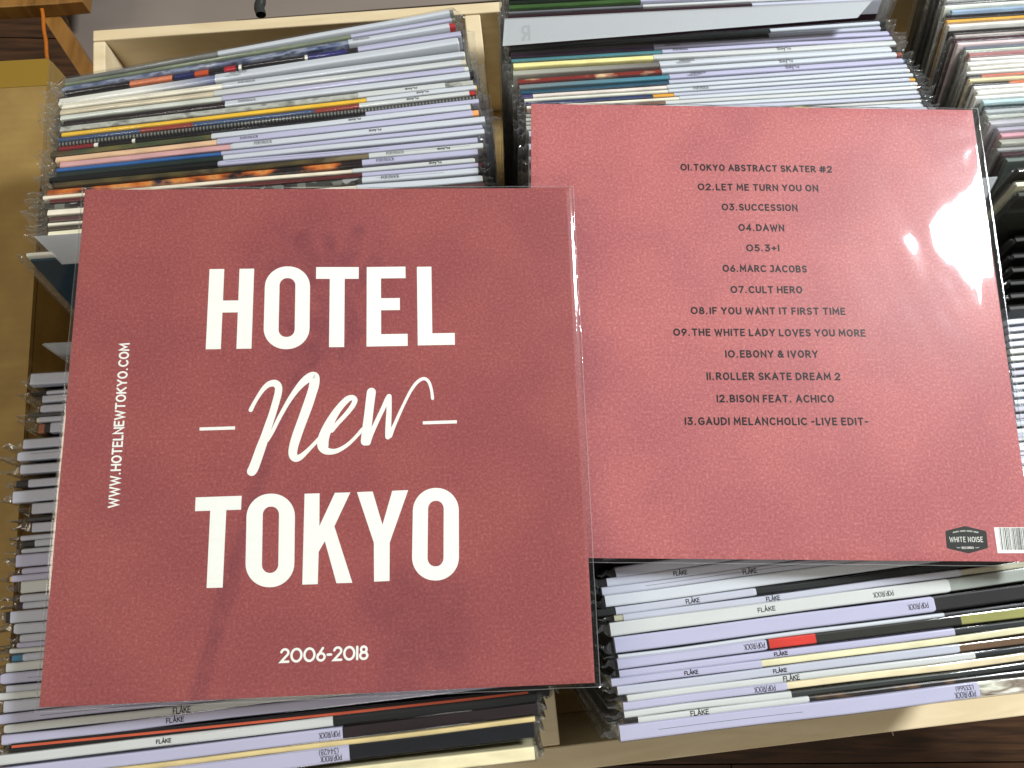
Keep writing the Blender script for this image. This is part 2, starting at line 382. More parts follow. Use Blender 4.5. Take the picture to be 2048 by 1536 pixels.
def lean(z, y):
    """how far a record whose top stands at height z leans, its foot on the slanted bottom"""
    th = .3
    for _ in range(20):
        c = (z - fz(y - .315 * math.sin(th))) / .315; th = math.acos(max(.5, min(.9995, c)))
    return th
P = lambda c: paper(c, .45, .12, 160)
DENIM = pattern([(40, 46, 70), (95, 108, 140), (150, 158, 176), (60, 66, 92)], 120, (.6, 1, 1))
SAGE = pattern([(96, 108, 88), (130, 140, 112), (110, 118, 100)], 60)
TEXT_GREY = pattern([(150, 152, 144), (190, 192, 182), (120, 122, 116)], 150, (.6, 1, 1))
NIGHT = pattern([(14, 14, 22), (40, 44, 86), (150, 156, 176), (20, 18, 22)], 60, (.8, 1, 1))
FLAMES = pattern([(22, 16, 22), (40, 24, 26), (190, 96, 36), (214, 140, 70), (40, 30, 52)], 42, (.8, 1, 1))
MAP = pattern([(60, 60, 56), (110, 112, 104), (150, 152, 150), (40, 30, 34)], 160, (1, 1, 1), 'cell')
OLIVE = pattern([(52, 46, 30), (88, 78, 44), (60, 52, 34), (120, 108, 80)], 40, (.6, 1, 1))
PAINTED_GLINTS = pattern([(30, 28, 26), (90, 92, 80), (226, 226, 210), (120, 104, 90), (240, 238, 228)], 90, (.25, 1, 1))  # reflected white glints on the film, painted into the edge colour
AMBERSPOT = pattern([(20, 18, 18), (32, 28, 26), (28, 24, 22), (150, 112, 70)], 34, (.7, 1, 1))
SCRIPT = pattern([(116, 34, 28), (126, 38, 30), (120, 36, 28), (226, 190, 150)], 60, (.5, 1, 1))
K = (24, 22, 26); WH = (232, 230, 218)
def stack_world(rows, zfun):
    """rows: (uL,vL,uR,vR) pixel ends -> far top corners in the bin, 315 mm apart"""
    out = []
    for uL, vL, uR, vR in rows:
        z = zfun(vL); l = Vector(at(uL, vL, z)); r = Vector(at(uR, vR, z)); c = (l + r) / 2; d = (r - l).normalized()
        out.append((c - d * WID / 2, c + d * WID / 2))
    return out
def thick(ws, i, th, cap=.0095, fill=.88):
    a = (ws[i][0] + ws[i][1]) / 2
    if i + 1 < len(ws): b = (ws[i + 1][0] + ws[i + 1][1]) / 2; s = abs((a - b).dot(Vector((-(ws[i][1] - ws[i][0]).y, (ws[i][1] - ws[i][0]).x, 0)).normalized()))
    else: s = .006
    return max(.0016, min(cap, s * math.cos(th) * fill))
# left bay, back stack: uL vL uR vR | words | jacket | card from-u colour | texts
PR = 'POP/ROCK'
A = [
 (131, 157, 905, 18, 'silver grey top edge', P((120, 122, 120)), 429, CW, ()),
 (128, 165, 912, 34, 'sage green top edge', SAGE, 697, CL, ()),
 (127, 173, 907, 45, 'blue denim-like print', DENIM, 690, CW, ((PR, .735, 1, 13, 3),)),
 (125, 182, 932, 61, 'red, white and navy blocks on black', 'chips', 714, CL, ()),
 (120, 197, 915, 75, 'white edge with a blue streak', gradient([WH, (236, 236, 230), (60, 80, 140), WH, (90, 100, 150), WH]), 424, CW, ((PR, .42, 1, 13, 3), ('(27730)', .41, 1, 11, 2))),
 (121, 209, 933, 102, 'cream white edge', P((228, 222, 204)), 438, CW, ((PR, .43, 1, 13, 3),)),
 (112, 221, 940, 117, 'thin tan and white edge', P((206, 194, 168)), 420, CG, ()),
 (120, 231, 938, 132, 'pale grey edge with a lavender card', P((206, 210, 200)), 438, CL, ()),
 (126, 242, 948, 142, 'dark brown edge', P((38, 30, 32)), 444, CW, ((PR, .42, 1, 13, 3),)),
 (127, 252, 940, 160, 'worn grey edge', TEXT_GREY, 708, CG, (('FL^KE', .86, -1, 9, 1.7),)),
 (124, 265, 953, 170, 'bright yellow edge', P((232, 186, 60)), 728, CW, (('FL^KE', .88, -1, 9, 1.7),)),
 (130, 274, 938, 182, 'navy edge with a brick red stretch', 'navyred', 708, CG, (('FL^KE', .86, -1, 9, 1.7),)),
 (123, 284, 950, 191, 'black and grey coil-patterned edge', ribbed((26, 28, 32), (128, 130, 124)), None, None, ()),
 (121, 293, 955, 198, 'red end and white chip on black', 'redchip', 725, CL, ()),
 (112, 303, 933, 210, 'olive and dark green edge', pattern([(50, 56, 38), (104, 96, 52), (60, 74, 52), (84, 60, 40)], 30), 420, CW, (('FL^KE', .73, -1, 9, 1.7),)),
 (122, 313, 947, 220, 'peach edge with an orange tip', P((224, 186, 150)), 431, CL, ((PR, .43, 1, 13, 2.6),)),
 (122, 324, 968, 233, 'pink edge with rounded white card', P((206, 160, 160)), 455, CW, ((PR, .45, 1, 13, 3), ('FL^KE', .75, -1, 9, 1.7))),
 (118, 336, 960, 250, 'cobalt blue edge', P((48, 98, 160)), 438, CL, ()),
 (117, 345, 967, 258, 'dark green edge', P((36, 48, 44)), 441, CW, ()),
 (100, 354, 954, 275, 'black edge with a fine white line', P((24, 26, 28)), 430, CL, ()),
 (108, 365, 966, 286, 'murky brown edge', OLIVE, 733, CG, (('FL^KE', .92, -1, 9, 1.7), (PR, .77, 1, 13, 2.6))),
 (93, 380, 957, 298, 'orange flames over blue and black print', FLAMES, 720, CL, ((PR, .76, 1, 13, 3),)),
 (87, 391, 949, 316, 'cream edge above a dark red one', P((234, 224, 202)), 700, CG, (('FL^KE', .92, -1, 9, 1.7),)),
 (100, 399, 965, 325, 'oxblood edge', P((92, 40, 42)), 720, CL, ()),
 (100, 408, 950, 336, 'grey tile print', MAP, 716, CW, ((PR, .77, 1, 13, 3),)),
 (98, 419, 963, 351, 'thick off-white edge beside the cover corner', P((232, 224, 206)), 708, CW, ()),
 (106, 434, 964, 365, 'dull maroon edge beside the cover corner', P((84, 60, 60)), None, None, ()),
 (104, 445, 962, 376, 'thin white edge', P((230, 224, 206)), None, None, ()),
 (106, 453, 962, 385, 'charcoal edge', P((70, 62, 56)), None, None, ()),
 (107, 462, 964, 394, 'ivory edge just behind the grey divider', P((234, 228, 200)), None, None, ()),
]
def zA(v): return float(np.interp(v, [157, 197, 233, 266, 325, 391, 470], [-.082, -.073, -.065, -.058, -.051, -.049, -.046]))
ws = stack_world([a[:4] for a in A], zA)
for i, a in enumerate(A):
    uL, vL, uR, vR, words, jk, cu, cc, tx = a
    th = lean(zA(vL), (ws[i][0].y + ws[i][1].y) / 2); t = thick(ws, i, th)
    fr = lambda u: max(0, min(1, (u - uL) / (uR - uL)))
    if jk == 'chips': segs = [(0, 1, P((26, 20, 24)))] + [(fr(x0), fr(x1), P(c)) for x0, x1, c in ((250, 335, (206, 120, 84)), (340, 378, (30, 34, 90)), (380, 408, (196, 80, 44)), (440, 463, (170, 30, 42)), (469, 475, WH), (604, 610, WH), (611, 690, (34, 36, 104)))]
    elif jk == 'navyred': segs = [(0, 1, P((62, 82, 116))), (fr(284), fr(385), P((140, 58, 54))), (fr(620), 1, P((140, 58, 54)))]
    elif jk == 'redchip': segs = [(0, fr(190), P((126, 42, 44))), (fr(188), fr(196), P(WH)), (fr(196), fr(262), P(K)), (fr(262), fr(268), P(WH)), (fr(268), 1, P(K))]
    else: segs = [(0, 1, jk)]
    if i in (2, 11): segs.append((.985, 1, P((170, 44, 44))))
    if i == 15: segs.append((.98, 1, P((230, 160, 100))))
    card = (fr(cu), .985 if i in (2, 11, 15) else random.choice((.99, .997, 1.0)), cc) if cu else None
    if i in (9,): card = (card[0], .93, cc)
    record(ws[i][0], ws[i][1], t, th, segs, card, 'record with %s, %s from back of left bay' % (words, ordn(i + 1)), 'records in the back of the left bay',
           (random.uniform(.008, .019), random.uniform(.004, .012)), tx, 0, 1 if i in (16, 19) else 0)
# plastic letter divider and the two records sagging in front of it
def divider(q, z_top, z_bot, letter, label, ink, lfr, back=(176, 184, 190)):
    """stiff clear divider board from four pixel corners TL TR BR BL, 1.2 mm thick, with a big letter printed on its other side"""
    p = [Vector(at(u, v, z)) for (u, v), z in zip(q, (z_top, z_top, z_bot, z_bot))]
    X = (p[1] - p[0]); Wd = X.length; X.normalize(); D = (p[3] - p[0]); D = (D - X * D.dot(X)); Hh = D.length; D.normalize(); N = X.cross(-D)
    M = Matrix(((X.x, -D.x, N.x, p[3].x), (X.y, -D.y, N.y, p[3].y), (X.z, -D.z, N.z, p[3].z), (0, 0, 0, 1)))
    e = empty('divider_card', M, label, 'divider')
    inv = M.inverted(); lp = [inv @ v for v in p]
    V = [(a.x, a.y, 0) for a in lp] + [(a.x, a.y, -.0012) for a in lp]
    obj('board', V, [(0, 3, 2, 1), (4, 5, 6, 7), (0, 1, 5, 4), (1, 2, 6, 5), (2, 3, 7, 6), (3, 0, 4, 7)], DIVFILM, e)
    V = [(a.x * .998 + .0004, a.y * .96 + .0004, -.0014) for a in lp]
    V = [(x, y, -.0016) for x, y, z in V]
    obj('backing_sheet', V + [(x, y, -.0022) for x, y, z in V], [(0, 3, 2, 1), (4, 5, 6, 7), (0, 1, 5, 4), (1, 2, 6, 5), (2, 3, 7, 6), (3, 0, 4, 7)], paper(back, .6, .04, 30), e)
    V, Fc = [], []; x0, y0, ch = lfr
    st, w = text(letter, .2)
    for i, s in enumerate(st): ribbon([(x0 - a * ch * .95, y0 + b * ch) for a, b in s], ch * .1, -.00145 + i * 2e-5, V, Fc, False)
    obj('letter', V, Fc, paper(ink, .6), e); return e
divider([(1009, 37), (1745, 1), (1712, 37), (1005, 92)], -.052, -.060, 'R', 'long grey plastic divider marked with a reversed letter R', (132, 142, 150), (.0215, .0035, .0105))
divider([(69, 474), (930, 412), (990, 470), (124, 529)], -.030, -.046, 'S', 'grey plastic divider poking out left of the title cover', (92, 94, 104), (.037, .003, .013), (126, 128, 134))
divider([(84, 690), (900, 650), (930, 690), (136, 726)], -.035, -.05, 'T', 'small corner of a grey divider in the dark gap of left bay', (120, 120, 126), (.15, .002, .004), (140, 141, 146))
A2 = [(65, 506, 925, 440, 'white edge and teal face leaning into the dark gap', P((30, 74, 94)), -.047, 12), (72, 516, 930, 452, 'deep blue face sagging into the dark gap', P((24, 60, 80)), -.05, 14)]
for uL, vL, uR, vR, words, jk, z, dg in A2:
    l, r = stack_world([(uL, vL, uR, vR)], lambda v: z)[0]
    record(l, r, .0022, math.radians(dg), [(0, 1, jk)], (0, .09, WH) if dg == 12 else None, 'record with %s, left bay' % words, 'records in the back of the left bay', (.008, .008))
# left bay, front stack
B = [  # u v thickness(px) words, tip colour (or None), tip end u
 (63, 748, 27, 'thick card and a clear cone tip', None, 0, CS), (63, 785, 7, 'short black tip', K, 97, CS), (86, 792, 15, 'crumpled clear tip', None, 0, CS),
 (82, 811, 16, 'pale card and pinched tip', None, 0, CS), (60, 828, 7, 'thin dark grey edge', (74, 72, 74), 200, CS), (74, 835, 11, 'cream tip and split card', (214, 206, 180), 80, CS),
 (78, 848, 22, 'black tip under an orange-brown strip', (40, 36, 36), 105, CS), (48, 880, 20, 'broad pale card', None, 0, CS), (36, 905, 20, 'card split by a long crease', None, 0, CS),
 (42, 931, 19, 'smooth grey card', None, 0, CS), (33, 962, 16, 'black tip with a pale squiggle', K, 60, CS), (27, 984, 25, 'wide plain card', None, 0, CS),
 (65, 1008, 22, 'round crumpled clear tip', None, 0, CS), (55, 1036, 8, 'thin dark edge', (64, 62, 62), 200, CS), (65, 1047, 19, 'pale square card', None, 0, CS),
 (42, 1073, 9, 'narrow glinting card', None, 0, CS), (46, 1083, 13, 'black tip, rounded card', K, 72, CS), (43, 1099, 8, 'slim card', None, 0, CS),
 (33, 1111, 25, 'broad lavender card', None, 0, CL), (44, 1138, 11, 'slim lavender card', None, 0, CL), (20, 1153, 12, 'small orange tip', (214, 150, 70), 24, CL),
 (43, 1164, 24, 'broad grey white card', None, 0, CG), (40, 1191, 14, 'short blunt card', None, 0, CS), (37, 1207, 12, 'dark purple tip', (46, 26, 50), 47, CS),
 (12, 1225, 23, 'white square tip with black middle', K, 22, CS), (28, 1249, 20, 'curled glossy tip', None, 0, CS), (40, 1271, 14, 'card with dull clear tip', None, 0, CS),
 (33, 1287, 9, 'tan tip on a lilac edge', (170, 146, 116), 34, CL), (20, 1299, 8, 'hair thin white edge', None, 0, CG), (24, 1311, 14, 'blue tip', (62, 118, 150), 46, CS),
 (13, 1328, 17, 'creamy thick card', None, 0, CG), (1, 1349, 20, 'wide lilac card', None, 0, CL), (13, 1373, 14, 'grey white card', None, 0, CS), (-2, 1388, 13, 'long pale card', None, 0, CG),
 (8, 1404, 24, 'fat pillowy white card', None, 0, CS),
 (-4, 1432, 17, 'lilac card dipping under the cover corner', None, 0, CL), (8, 1452, 15, 'white card, printed at its fold', None, 0, CG), (4, 1472, 18, 'lilac card, just behind the orange striped one', None, 0, CL),
]
def zB(v): return float(np.interp(v, [748, 900, 1100, 1300, 1540], [-.030, -.027, -.022, -.015, -.006]))
def slopeB(v): return float(np.interp(v, [748, 1100, 1400, 1480, 1540], [-.076, -.088, -.104, -.118, -.122]))
rows = []
for b in B:
    Lp = 1090; rows.append((b[0], b[1], b[0] + Lp, b[1] + slopeB(b[1]) * Lp))
def keep_left(rows, zf):
    out = []
    for uL, vL, uR, vR in rows:
        z = zf(vL); l = Vector(at(uL, vL, z)); r = Vector(at(uR, vR, z)); d = (r - l).normalized(); out.append((l, l + d * WID))
    return out
FRONT = [  # the long edges that show below the title cover
 (22, 1487, 1100, 1374, .0052, 'orange striped black edge running below the title cover', 'orange', None, CL, ()),
 (-8, 1513, 1104, 1382, .0050, 'white card over two thirds of a black edge', P((26, 28, 30)), .615, CG, (('FL^KE', .29, 1, 8.4, 2.0),)),
 (-14, 1540, 1108, 1402, .0062, 'lilac card on very dark brown, below the title cover', P((38, 28, 30)), .635, CL, ((PR, .63, -1, 12, 3),)),
 (-20, 1566, 1105, 1429, .0030, 'thin gold line between dark edges', P((214, 194, 140)), None, CL, ()),
 (-26, 1579, 1105, 1440, .0085, 'black edge and lilac card numbered 34428', P((22, 24, 30)), .655, CL, (('(34428)', .635, -1, 11, 3), (PR, .64, -1, 12, 3))),
 (-30, 1620, 1132, 1486, .0075, 'thick cream edge at the very front', P((236, 226, 186)), None, CL, ()),
]
wsB = keep_left(rows, zB)
frB = keep_left([f[:4] for f in FRONT], zB)
allB = wsB + frB
for i, b in enumerate(B):
    u, v, px, words, tip, tu, cc = b
    mid = (wsB[i][0].y + wsB[i][1].y) / 2
    th = math.radians(float(np.interp(v, [748, 1050, 1300, 1480], [11, 2, 0, -1])))
    t = min(px * (HC - zB(v)) / FPX / 1.0 * .86, thick(allB, i, th, .0095, .88))
    tf = (tu - u) / 1090 if tu else 0
    segs = [(0, 1, P(tip or (58, 56, 66)))]  # untipped jackets coloured dark to put shade into the slots between cards
    if 'orange-brown' in words: segs = [(0, .03, P((150, 92, 66))), (.012, 1, P((40, 36, 36)))]
    card = None if tu >= 200 else (max(tf, .0), 1, cc)
    tx = (('FL^KE', .31, 1, 10, 3.2),) if 'printed' in words else (('FL^KE', .30, 1, 10, 2.4),) if 'orange striped' in words else ()
    record(wsB[i][0], wsB[i][1], t, th, segs, card, 'record with %s, %s down from left bay gap' % (words, ordn(i + 1)), 'records in the front of the left bay',
           (random.uniform(.007, .014), .008), tx, 0, 1 if random.random() < .3 else 0, .005)
for i, f in enumerate(FRONT):
    _, vL, _, vR, t, words, jk, cu, cc, tx = f
    if jk == 'orange': segs = [(0, 1, P((24, 22, 24)))]
    else: segs = [(0, 1, jk)]
    e = record(frB[i][0], frB[i][1], t, math.radians(-2), segs, (0, cu, cc) if cu else None, 'record with %s, left bay' % words, 'records in the front of the left bay', (.008, .006), tx, 0, 0, .006)
    if jk == 'orange':
        V, Fc = [], []; ribbon([(-.157 + .302 * k / 10, -t * .35 - .0006 * math.sin(k / 10 * 3.14)) for k in range(11)], .0007, WID + .0003, V, Fc, False)
        obj('spine_stripe', V, Fc, P((196, 88, 60)), e)
    if 'gold' in words:
        pass
    if i == 2:
        V, Fc = [], []
        for k in range(34):
            x = .055 + k * .0021; hgt = random.uniform(.0006, .0016)
            ribbon([(x, -t * .9), (x + random.uniform(-.0003, .0003), -t * .9 + hgt)], .0003, WID + .0003, V, Fc, False)
        obj('edge_print', V, Fc, P((10, 10, 12)), e)
# middle bay, back stack
C = [
 (1010, -100, 1738, -146, 'olive edge above the frame', P((70, 66, 48)), None, None, ()),
 (1012, -85, 1741, -131, 'brown edge above the frame', P((60, 44, 34)), None, None, ()),
 (1014, -70, 1744, -116, 'slate edge above the frame', P((50, 54, 58)), None, None, ()),
 (1016, -55, 1747, -101, 'khaki edge above the frame', P((80, 76, 58)), None, None, ()),
 (1016, -40, 1748, -84, 'tan edge above the frame', P((90, 84, 66)), None, None, ()),
 (1018, -24, 1750, -66, 'black edge above the frame', P((20, 18, 20)), None, None, ()),
 (1018, -8, 1752, -48, 'black edge, topmost', P((18, 14, 16)), None, None, ()),
 (1020, 2, 1758, -36, 'dark forest green edge', P((20, 34, 24)), 1270, CL, ()),
 (1016, 10, 1760, -28, 'moss green edge', P((58, 88, 44)), 1275, CL, ((PR, .355, 1, 12, 2.5),)),
 (1012, 23, 1763, -14, 'silver edge above the letter divider', P((110, 110, 116)), 1280, CG, ()),
 (1012, 30, 1764, -6, 'dark plum edge above the letter divider', P((48, 26, 34)), 1500, CS, ()),
]
C2 = [
 (1022, 94, 1765, 42, 'black green edge just under the letter divider', P((34, 42, 40)), 1534, CW, ()),
 (1019, 101, 1768, 52, 'matt black edge', P((26, 26, 28)), 1532, CS, ()),
 (1014, 107, 1786, 62, 'purple edge', P((84, 62, 92)), 1300, CL, ((PR, .40, 1, 12, 2.6),)),
 (1026, 117, 1778, 73, 'teal edge', P((70, 124, 134)), 1320, CL, ((PR, .42, 1, 12, 2.4),)),
 (1031, 126, 1783, 82, 'pale yellow edge', P((238, 228, 156)), 1303, CG, (('FL^KE', .72, -1, 11, 3),)),
 (1029, 141, 1786, 93, 'smoky grey to black edge', gradient([(170, 172, 160), (120, 116, 112), (34, 26, 30), (30, 22, 26)]), 1314, CW, ((PR, .43, 1, 12, 3), ('(35330)', .42, 1, 11, 2.4))),
 (1041, 158, 1795, 104, 'dark red edge with cream scrawl', SCRIPT, 1319, CW, (('FL^KE', .71, -1, 11, 3),)),
 (1043, 169, 1802, 117, 'teal and grey blended edge', gradient([(120, 130, 130), (60, 130, 150), (110, 150, 150), (50, 110, 130)]), 1334, CL, ((PR, .44, 1, 12, 3), ('(33327)', .43, 1, 11, 2.4), ('FL^KE', .72, -1, 11, 3))),
 (1046, 181, 1806, 129, 'deep petrol blue edge', P((34, 78, 100)), 1334, CS, ()),
 (1049, 189, 1812, 137, 'pinkish white edge with a purple end', 'purpleend', 1330, CW, ()),
 (1054, 197, 1818, 147, 'off-white edge', P((220, 220, 206)), 1333, CW, ((PR, .43, 1, 12, 2.6),)),
 (1056, 204, 1824, 156, 'navy edge with an orange block', 'navyorange', 1344, CS, ()),
 (1058, 211, 1828, 164, 'cream edge', P((232, 226, 206)), 1355, CW, ()),
 (1060, 219, 1829, 172, 'brown edge', P((120, 90, 80)), 1328, CG, ()),
 (1062, 227, 1826, 181, 'stone grey edge', P((150, 150, 150)), 1300, CW, ()),
 (1063, 235, 1827, 190, 'grey-white edge', P((180, 180, 176)), 1300, CS, ()),
 (1064, 243, 1829, 199, 'edge with a yellow-green block', 'limeblock', None, CG, ()),
 (1066, 250, 1830, 207, 'pale edge just under the track list cover', P((170, 170, 166)), 1300, CW, ()),
]
def zC(v): return float(np.interp(v, [-10, 40, 95, 120, 180, 250], [-.082, -.080, -.080, -.074, -.070, -.062]))
CC = C + C2
wsC = stack_world([a[:4] for a in CC], zC)
for i, a in enumerate(CC):
    uL, vL, uR, vR, words, jk, cu, cc, tx = a
    th = lean(zC(vL), (wsC[i][0].y + wsC[i][1].y) / 2); t = .004 if i == 10 else thick(wsC, i, th)
    fr = lambda u: max(0, min(1, (u - uL) / (uR - uL)))
    if jk == 'purpleend': segs = [(0, .027, P((70, 60, 110))), (.027, 1, P((226, 214, 206)))]
    elif jk == 'navyorange': segs = [(0, fr(1303), P((38, 52, 100))), (fr(1303), 1, P((226, 160, 50)))]
    elif jk == 'limeblock': segs = [(0, fr(1560), P((170, 170, 160))), (fr(1560), fr(1609), P((196, 196, 120))), (fr(1609), 1, P((190, 190, 186)))]
    else: segs = [(0, 1, jk)]
    card = (fr(cu), random.choice((.985, .995, 1.)), cc) if cu else None
    record(wsC[i][0], wsC[i][1], t, th, segs, card, 'record with %s, %s from back of middle bay' % (words, ordn(i + 1)), 'records in the back of the middle bay',
           (random.uniform(.005, .010), random.uniform(.007, .015)), tx)
# middle bay, front stack
D = [  # u v | slope | words | jacket, card start, card end(f) | colour | tip colour | texts
 (1230, 1136, -.150, 'wrinkled pale tip, half under the cover', P((160, 160, 150)), 0, .9, CS, ()),
 (1195, 1160, -.140, 'black square tip', P(K), .018, 1, CS, (('FL^KE', .155, 1, 8.6, 2.4),)),
 (1203, 1176, -.137, 'printed fold, third below the cover', P((60, 60, 60)), 0, .66, CS, (('FL^KE', .29, 1, 9, 2.7),)),
 (1209, 1192, -.135, 'wide smooth card', P((40, 44, 44)), 0, .78, CW, ()),
 (1194, 1220, -.134, 'long black tip and black right half', P((30, 34, 34)), .037, .325, CS, (('FL^KE', .18, 1, 8.6, 2.4),)),
 (1228, 1231, -.132, 'beige tip', P((176, 174, 150)), .018, .72, CS, (('FL^KE', .31, 1, 8.6, 2.4),)),
 (1219, 1247, -.132, 'greenish white card', P((150, 156, 150)), 0, .70, CG, (('FL^KE', .30, 1, 11, 2.4), (PR, .58, -1, 13, 3))),
 (1228, 1276, -.130, 'fattest card of the row', P((40, 38, 40)), 0, .655, CL, ((PR, .64, -1, 13, 3.2),)),
 (1236, 1311, -.130, 'thin curved edge', P((60, 62, 66)), 0, .665, CW, ()),
 (1234, 1318, -.128, 'red patch right of its card', 'redpatch', 0, .300, CL, ((PR, .295, -1, 13, 3.2),)),
 (1238, 1342, -.127, 'two-ply lilac card', P((44, 48, 48)), 0, .68, CL, (('FL^KE', .31, 1, 8.4, 2.0),)),
 (1222, 1359, -.126, 'cream right half', P((224, 218, 180)), 0, .30, CL, (('FL^KE', .145, 1, 8.4, 2.0),)),
 (1234, 1374, -.125, 'brown right end', P((110, 86, 66)), 0, .69, CS, (('FL^KE', .31, 1, 8.4, 2.0),)),
 (1254, 1391, -.125, 'slim white card', P((40, 44, 46)), 0, .70, CG, (('FL^KE', .31, 1, 10, 2.6),)),
 (1246, 1406, -.124, 'ivory stretch right of its card', P((226, 212, 176)), 0, .325, CL, ((PR, .30, -1, 13, 3),)),
 (1248, 1424, -.123, 'dark slate right half', P((52, 56, 54)), 0, .33, CG, ()),
 (1248, 1438, -.122, 'black tip and amber spotted right half', AMBERSPOT, .027, .365, CG, (('FL^KE', .13, 1, 11, 2.6),)),
 (1238, 1452, -.121, 'broad front card numbered 33366', PAINTED_GLINTS, 0, .715, CL, ((PR, .705, -1, 13, 3.2), ('(33366)', .703, -1, 11, 2.6))),
]
def zD(v): return float(np.interp(v, [1130, 1300, 1480], [-.022, -.018, -.014]))
wsD = keep_left([(d[0], d[1], d[0] + 900, d[1] + d[2] * 900) for d in D], zD)
for i, d in enumerate(D):
    u, v, sl, words, jk, c0, c1, cc, tx = d
    th = math.radians(float(np.interp(v, [1130, 1480], [3, -2]))); t = thick(wsD, i, th, .0105, .82) if i < len(D) - 1 else .0088
    if jk == 'redpatch': segs = [(0, .305, P((40, 38, 38))), (.305, .40, P((206, 62, 52))), (.40, .70, P((44, 44, 40))), (.70, 1, P((150, 150, 90)))]
    else: segs = [(0, 1, jk)]
    record(wsD[i][0], wsD[i][1], t, th, segs, (c0, c1, cc), 'record with %s, %s below the track list cover' % (words, ordn(i + 1)), 'records in the front of the middle bay',
           (random.uniform(.007, .012), .006), tx, 0, 2 if random.random() < .6 else 0, .006)
# the few records between, hidden mostly under the covers: only their left ends show in the gap beside the partition
HID = [(1057 + (0 if k < 9 else (k - 9) * 6.5), 262 + 26 * k, (120 + 12 * (k % 5), 118 + 9 * (k % 4), 110 + 12 * (k % 3))) for k in range(33)]
for k, (u, v, c) in enumerate(HID):
    z = float(np.interp(v, [262, 480, 1100], [-.06, -.045, -.026])); l = Vector(at(u, v, z)); r = Vector(at(u + 800, v - 48, z)); dd = (r - l).normalized()
    record(l, l + dd * WID, .006, lean(z, l.y), [(0, 1, P(c))], (.0, 1, CS), 'grey record, %s down in the slot left of the track list cover' % ordn(k + 1), 'records under the track list cover', (.008, .008))
# right bay, back stack
E_ = [
 (1860, -92, 'grey flank, topmost', (90, 84, 66)), (1868, -66, 'olive flank', (84, 78, 56)), (1876, -44, 'black flank', (20, 20, 22)), (1884, -26, 'dull olive flank', (90, 86, 70)), (1892, -14, 'white edge above all', (230, 232, 226)), (1890, -3, 'pale silver edge', (200, 202, 200)), (1892, 5, 'dark grey strip', (70, 68, 72)), (1886, 11, 'chalk white edge', (226, 230, 218)), (1900, 20, 'light blue edge', (150, 172, 196)),
 (1892, 31, 'jet black edge', (22, 18, 18)), (1891, 40, 'amber yellow edge', (222, 168, 70)), (1893, 49, 'crumpled white edge', (222, 220, 214)), (1896, 62, 'black brown edge', (28, 18, 20)),
 (1908, 70, 'silver pink edge', (186, 176, 172)), (1903, 78, 'maroon edge', (58, 16, 30)), (1912, 85, 'pinkish white edge', (224, 204, 206)), (1928, 94, 'blue-grey edge', (96, 108, 124)), (1930, 100, 'mint white edge', (196, 206, 190)),
 (1935, 106, 'brown over rose edge', (170, 116, 116)), (1938, 116, 'plain white edge', (230, 228, 222)), (1932, 124, 'bright white edge', (232, 230, 226)), (1938, 134, 'ivory white edge', (232, 228, 214)), (1931, 143, 'wrinkled white edge', (222, 222, 218)),
 (1933, 151, 'salmon edge with a black start', 'salmon'), (1936, 157, 'cream yellow edge', (226, 212, 170)), (1945, 166, 'black edge turning orange', 'blackorange'), (1945, 172, 'snow white edge', (234, 232, 228)), (1951, 181, 'milk white edge', (232, 230, 222)),
 (1948, 192, 'clean white edge', (230, 228, 224)), (1963, 200, 'pale aqua edge', (186, 214, 218)), (1967, 211, 'dark bottle green edge', (18, 40, 42)), (1968, 219, 'crinkled silver edge', (170, 176, 178)), (1972, 230, 'dull silver edge', (176, 180, 172)),
 (1975, 241, 'pearl grey edge', (180, 178, 184)), (1992, 255, 'lavender silver edge', (166, 162, 176)), (1998, 266, 'rose silver edge', (200, 150, 160)), (1996, 279, 'ash grey edge', (160, 160, 150)), (1992, 296, 'white line over black', (150, 150, 150)),
 (2000, 305, 'black edge, pink line', (60, 34, 40)), (2010, 316, 'grey-green edge', (110, 120, 112)),
]
def zE(v): return float(np.interp(v, [0, 120, 320], [-.115, -.100, -.080]))
wsE = keep_left([(u, v, u + 800, v - 52) for u, v, _, _ in E_], zE)
for i, (u, v, words, c) in enumerate(E_):
    th = lean(zE(v), wsE[i][0].y); t = thick(wsE, i, th, .008, .95)
    segs = [(0, .04, P(K)), (.04, 1, P((206, 110, 84)))] if c == 'salmon' else [(0, .1, P((24, 20, 28))), (.1, 1, P((214, 110, 62)))] if c == 'blackorange' else [(0, 1, P(c))]
    record(wsE[i][0], wsE[i][1], t, th, segs, None, 'record with %s, %s down in the right bay' % (words, ordn(i + 1)), 'records in the back of the right bay', (random.uniform(.003, .007), .006), ())
F_ = [(2034, 336, (60, 56, 52), -.06), (2031, 364, (226, 222, 190), -.06), (2036, 384, (60, 60, 54), -.065), (2040, 410, (30, 30, 28), -.09), (2036, 440, (22, 22, 20), -.11), (2030, 475, (34, 36, 30), -.10), (2026, 508, (26, 24, 22), -.10), (2024, 536, (40, 40, 34), -.09), (2020, 562, (20, 20, 20), -.08), (2020, 588, (30, 28, 26), -.07), (2018, 612, (44, 44, 40), -.06)]  # dark jackets fill the gap, its shade put into their colour
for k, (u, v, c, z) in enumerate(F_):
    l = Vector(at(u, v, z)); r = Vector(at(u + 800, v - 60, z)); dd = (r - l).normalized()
    record(l, l + dd * WID, .004, math.radians(12), [(0, 1, P(c))], None, '%s record, %s slumped in the dark gap of the right bay' % (['dark', 'cream', 'grey', 'black', 'darkest', 'olive black', 'brown black', 'slate', 'jet black', 'shade-dark', 'charcoal'][k], ordn(k + 1)), 'records slumped in the right bay', (.006, .006))
